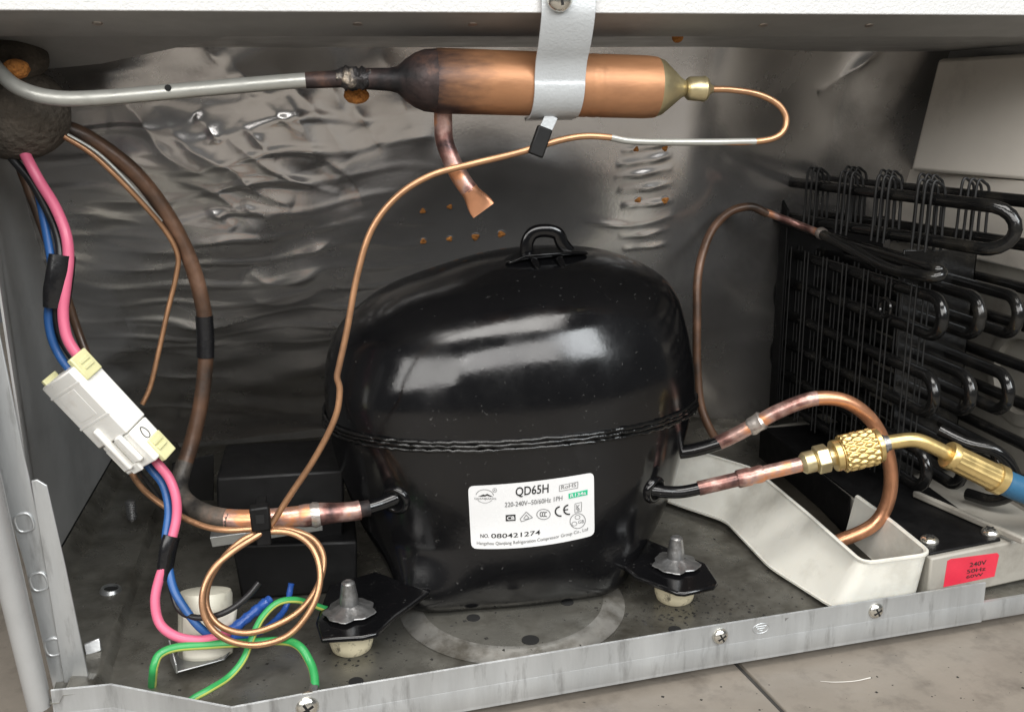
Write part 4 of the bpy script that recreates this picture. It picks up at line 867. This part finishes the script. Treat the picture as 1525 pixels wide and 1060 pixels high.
# ================================================================== WIRING
def wire(lst, r, m, label, y=None, stripe=None, group=None, twist=0.0, name='wire', aim=None):
    h = MB(); h.tube(spline(P(lst, y), 8), r, 16, stripe=stripe, twist=twist, aim=aim); return solo(h, name, m, label, 'wire', group)
wire([(30, 215, 48.6), (45, 245, 48.2), (60, 272, 48), (82, 308, 47.6), (98, 348, 47.2), (102, 385, 47), (98, 425, 46.8), (94, 465, 46.6), (99, 500, 46.4), (113, 525, 46.3), (135, 552, 46.2)], .25, M['pink'], 'pink wire from the foam down to the white connector')
wire([(30, 215, 48.9), (42, 240, 48.8), (58, 290, 48.6), (67, 335, 48.0), (76, 385, 47.3), (80, 425, 47.0), (72, 465, 47.1), (76, 500, 47.0), (89, 530, 46.9), (108, 556, 46.6)], .20, M['blue'], 'blue wire from the foam down to the white connector')
wire([(5, 215, 49), (18, 236, 48.8), (45, 268, 48.5), (70, 312, 48.0), (86, 352, 47.5), (90, 390, 47.1), (88, 430, 47.0), (83, 465, 47.2), (92, 505, 47.2), (118, 545, 46.9)], .20, M['blackw'], 'black wire beside the pink wire above the white connector')
h = MB(); h.tube(spline(P([(93, 380, 46.95), (90, 405, 46.85), (86, 432, 46.8), (84, 457, 46.8)]), 6), [.34, .36, .37, .34], 18, flat=1.75); solo(h, 'tape_wrap', M['tape'], 'black tape wrapped round the wires above the connector', 'tape')
# connector
cn = thing('connector', 'white plastic wire connector hanging tilted at the left wall', 'connector', aty(165, 680, 46))
Ld = unit(np.array([.57, 0, -.82])); W0 = np.array([.82, 0, .57]); ph = math.radians(33)
Wd = math.cos(ph) * W0 + math.sin(ph) * np.array([0, -1., 0]); Nd = unit(np.cross(Wd, Ld)); Nd = Nd if Nd[1] < 0 else -Nd
cc = aty(158, 622, 46.0)
def cbox(l0, l1, w0, w1, n0, n1): 
    h = MB(); h.box(cc + Ld * (l0 + l1) / 2 + Wd * (w0 + w1) / 2 + Nd * (n0 + n1) / 2, Ld * (l1 - l0) / 2, Wd * (w1 - w0) / 2, Nd * (n1 - n0) / 2); return h
part(cbox(-2.8, 1.0, -1.18, 1.18, -.85, .62), 'plug_housing', M['nylon'], cn, .08)
part(cbox(1.03, 2.85, -1.15, 1.15, -.82, .50), 'socket_housing', M['nylon'], cn, .10)
part(cbox(.1, 2.55, -.42, -.14, .5, .86), 'latch_arm', M['nylon'], cn, .09)
part(cbox(.9, 2.45, .25, .72, .5, .78), 'latch_guard', M['nylon'], cn, .10)
part(cbox(1.3, 2.6, -1.05, -.55, .5, .58), 'side_rib', M['nylon'], cn, .04)
part(cbox(-3.15, -1.95, 1.0, 1.32, -.8, .25), 'terminal_lock', M['ynylon'], cn, .06)
part(cbox(-3.05, -1.5, -1.3, -1.1, -.6, .3), 'terminal_lock', M['ynylon'], cn, .05)
part(cbox(1.9, 3.15, .95, 1.28, -.75, .15), 'terminal_lock', M['ynylon'], cn, .06)
for l_ in (-2.2, -.3): part(cbox(l_, l_ + .12, -1.2, 1.2, .60, .635), 'moulded_rib', M['nylon'], cn, .02)
part(cbox(-2.0, -.5, -.75, .55, .60, .63), 'moulded_panel', M['nylon'], cn, .02)
part(cbox(2.45, 2.9, -.62, .1, .45, .60), 'latch_stop', M['nylon'], cn, .04)
for l_, n_ in ((-2.75, -.5), (-2.45, -.5), (2.2, -.45), (2.5, -.45)):
    h = MB(); h.box(cc + Ld * l_ + Wd * 1.325 + Nd * (n_ + .2), Ld * .09, Wd * .05, Nd * .3); part(h, 'lock_rib', M['ynylon'], cn, .02)
h = MB(); c = cc + Ld * 1.55 + Wd * 1.16 + Nd * -.15
h.tube([c + Ld * .30 * math.cos(t) + Nd * .17 * math.sin(t) * (1 + .2 * math.cos(t)) for t in np.linspace(.2, 6.4, 24)], .022, 6, False); part(h, 'pen_mark', M['ink'], cn)
# lower wires
wire([(222, 672, 46.3), (235, 690, 46.2), (252, 712, 46), (262, 740, 45.7), (263, 770, 45.4), (256, 802, 45), (248, 832, 44.7), (237, 862, 44.4), (231, 895, 44), (238, 928, 43.6), (262, 947, 43.2), (295, 953, 43), (325, 948, 43.2), (350, 938, 44.5)], .23, M['pink'], 'pink wire from the connector curving down to the ivory capacitor')
wire([(205, 672, 46.8), (222, 695, 46.8), (243, 722, 46.4), (251, 760, 45.9), (247, 800, 45.3), (250, 835, 44.9), (258, 875, 44.3), (275, 905, 43.8), (298, 934, 43.4), (322, 948, 43.5), (350, 945, 44.0)], .20, M['blue'], 'blue wire from the connector crossing the ivory capacitor')
wire([(250, 840, 44.8), (256, 878, 44.5), (266, 906, 44.0), (286, 918, 43.5), (315, 918, 43.2), (345, 906, 43.2), (370, 886, 43.4), (386, 867, 43.6)], .15, M['blackw'], 'thin black wire with a free end above the ivory capacitor')
wire([(198, 690, 48), (215, 712, 48.5), (240, 745, 49)], .12, M['blackw'], 'short thin dark wire hanging below the white connector')
h = MB(); h.tube(spline(P([(256, 798, 45.1), (251, 815, 44.9), (247, 840, 44.75), (245, 862, 44.6)]), 6), [.34, .35, .33, .28], 18, flat=1.35); solo(h, 'tape_wrap', M['tape'], 'black tape wrapped round the wires below the connector', 'tape')
gm = [M['green'], M['yellow']]
wire([(560, 900, 46.6), (535, 902, 46.0), (512, 906, 45.4), (488, 907, 45.0), (465, 900, 44.5), (440, 893, 44.0), (414, 897, 43.6), (392, 917, 43.2), (377, 945, 42.8), (362, 982, 42.0), (340, 1008, 41.4), (312, 1026, 40.6), (285, 1042, 40.2), (270, 1062, 40.0)], .165, gm, 'green and yellow earth wire running from compressor behind the copper coil', stripe={15, 0}, aim=np.array([.65, -.7, -.1]))
eb = thing('earth_wire', 'green and yellow earth wire arching to the ring terminal on the lip', 'wire', aty(470, 1020, 40.2))
h = MB(); h.tube(spline([atz(226, 1030, -.6)] + P([(228, 1004, 42.2), (230, 990, 42.1), (238, 974, 42.4), (262, 964, 42.7), (310, 960, 42.8), (360, 957, 42.8), (420, 954, 42.5), (446, 962, 41.6), (462, 986, 41.0), (468, 1005, 40.4), (469, 1022, 39.9)]), 8), .20, 16, stripe={15, 0}, aim=np.array([0, -.85, -.30])); part(h, 'sleeve', gm, eb)
c0 = aty(468, 1018, 40.0); c1 = onlip(459, 1046) + lipn * .12
h = MB(); h.tube([c0, c0 * .5 + c1 * .5, c1], [.22, .2, .2], 10, flat=.6); part(h, 'crimp', M['stud'], eb)
h = MB(); h.lathe([(-.02, .62), (.04, .62)], c1 - lipn * .06, lipn, 20); part(h, 'ring_terminal', M['screw'], eb)
h = MB(); q = spline(P([(338, 942, 43.9), (360, 926, 44.2), (382, 908, 44.6), (402, 892, 45.2)]), 8); h.tube(q, [.25 + .025 * math.sin(k * 1.3) + .02 * math.sin(k * 3.1) for k in range(len(q))], 14); solo(h, 'insulating_boot', M['bluesl'], 'thick blue twisted insulating boot beside the ivory capacitor', 'wire boot')
h = MB(); q = spline(P([(345, 950, 43.5), (375, 945, 44.2), (400, 932, 45.2), (425, 905, 46.5), (434, 868, 47)]), 8); h.tube(q, [.16 + .012 * math.sin(k * 2.2) for k in range(len(q))], 12); solo(h, 'blue_lead', M['bluesl'], 'dark blue lead passing behind the copper coil to the relay', 'wire')

# ================================================================== CAPACITOR
cpc = thing('capacitor', 'ivory plastic run capacitor in a metal clip on the pan floor', 'capacitor', atz(305, 985, 0))
yc = 43.9
q = [aty(264, 900, yc), aty(272, 884, yc + .3), aty(330, 874, yc + .6), aty(342, 880, yc + .6), aty(346, 955, yc), aty(272, 976, yc)]
h = MB()
a0, a1 = aty(306, 972, 44.9), aty(306, 878, 45.8)
dd = unit(a1 - a0); hl = np.linalg.norm(a1 - a0)
h.lathe([(-.1, 1.2), (0, 1.3), (hl - .25, 1.3), (hl - .05, 1.22), (hl, 1.0)], a0, dd, 40); part(h, 'case', M['capbody'], cpc, angle=50)
h = MB(); ux = unit(np.cross(dd, (0, 1., 0))); uy = np.cross(ux, dd); G = np.zeros((14, 22, 3))
for i in range(14):
    for j in range(22):
        t = math.radians(-165 + 125 * j / 21); v = i / 13
        lift = 1.33 + (.22 * (1 - j / 4) ** 2 if j < 4 else 0) * (.3 + v)
        top = hl * .70 - .35 * math.sin(j / 21 * 3.0); G[i, j] = a0 + dd * (v * top + .02) + (ux * math.cos(t) + uy * math.sin(t)) * lift
o = part(MB().grid(G), 'paper_wrap', M['paper'], cpc, angle=80)
m_ = o.modifiers.new('t', 'SOLIDIFY'); m_.thickness = .0004
h = MB(); q = [atz(255, 985, .35), atz(262, 1003, .35), atz(335, 983, .35), atz(350, 962, .35), atz(280, 955, .35)]; h.plate(q, (0, 0, .1)); 
part(h, 'clip_base', M['galv'], cpc, .05)
h = MB(); h.plate([atz(254, 985, .35), atz(262, 1003, .35), atz(262, 1003, .35) + np.array([0, 0, .5]), atz(254, 985, .35) + np.array([0, 0, 1.2])], (.1, 0, 0)); part(h, 'clip_side', M['galv'], cpc, .03)

# ================================================================== DEBRIS
def crumbs(n, pick, smin, smax, name, m, label=None, flat=.4):
    mb = MB()
    for _ in range(n):
        c = pick(); s_ = random.uniform(smin, smax) * random.choice((.5, .7, 1, 1)); a = random.uniform(0, 3.14)
        u = np.array([math.cos(a), math.sin(a), 0]) * s_; v = np.array([-math.sin(a), math.cos(a), 0]) * s_ * random.uniform(.35, 1); wv = np.array([0, 0, s_ * flat])
        vs_ = [c + u, c + v * .9, c - u * .8, c - v, c + wv + u * .1, c - wv * .2]
        mb.add(vs_, [(0, 1, 4), (1, 2, 4), (2, 3, 4), (3, 0, 4)])
    return solo(mb, name, M[m], kind='stuff')
def onpan():
    while True:
        k_ = random.random()
        if k_ < .25: x, y = random.gauss(17.8, 1.5), random.gauss(44.0, 1.0)
        elif k_ < .32: x, y = random.gauss(.4, 1.4), random.gauss(43.4, .9)
        elif k_ < .5: x, y = random.gauss(20.5, 2.6), random.gauss(43.6, 1.6)
        elif k_ < .75: x, y = random.uniform(-9, 16), random.uniform(39.5, 46)
        else: x, y = random.uniform(-14, 24), random.uniform(40, 60)
        if y > front_y(x) + .15: return np.array([x, y, pz(x, y) + .005])
crumbs(520, onpan, .04, .15, 'pan_debris', 'crumb')
def onground():
    if random.random() < .6: return np.array([random.gauss(26, 9), random.gauss(36, 3), GZ + .002])
    return np.array([random.uniform(-20, 42), random.uniform(28, 41), GZ + .002])
crumbs(240, onground, .03, .12, 'floor_debris', 'crumb', flat=.3)
h = MB()
for px, py, l, a in ((1262, 1014, 2.6, .5), (800, 1030, 1.3, -.3)):
    c = atz(px, py, GZ + .03)
    h.tube(spline([c + np.array([-l / 2, .6 * a, 0]), c + np.array([-l / 4, .1 * a, .02]), c + np.array([l / 8, -.2 * a, .04]), c + np.array([l / 2, .1 * a, .0])], 6), [.01, .018, .02, .03], 5)
solo(h, 'lint', M['lint'], kind='stuff')
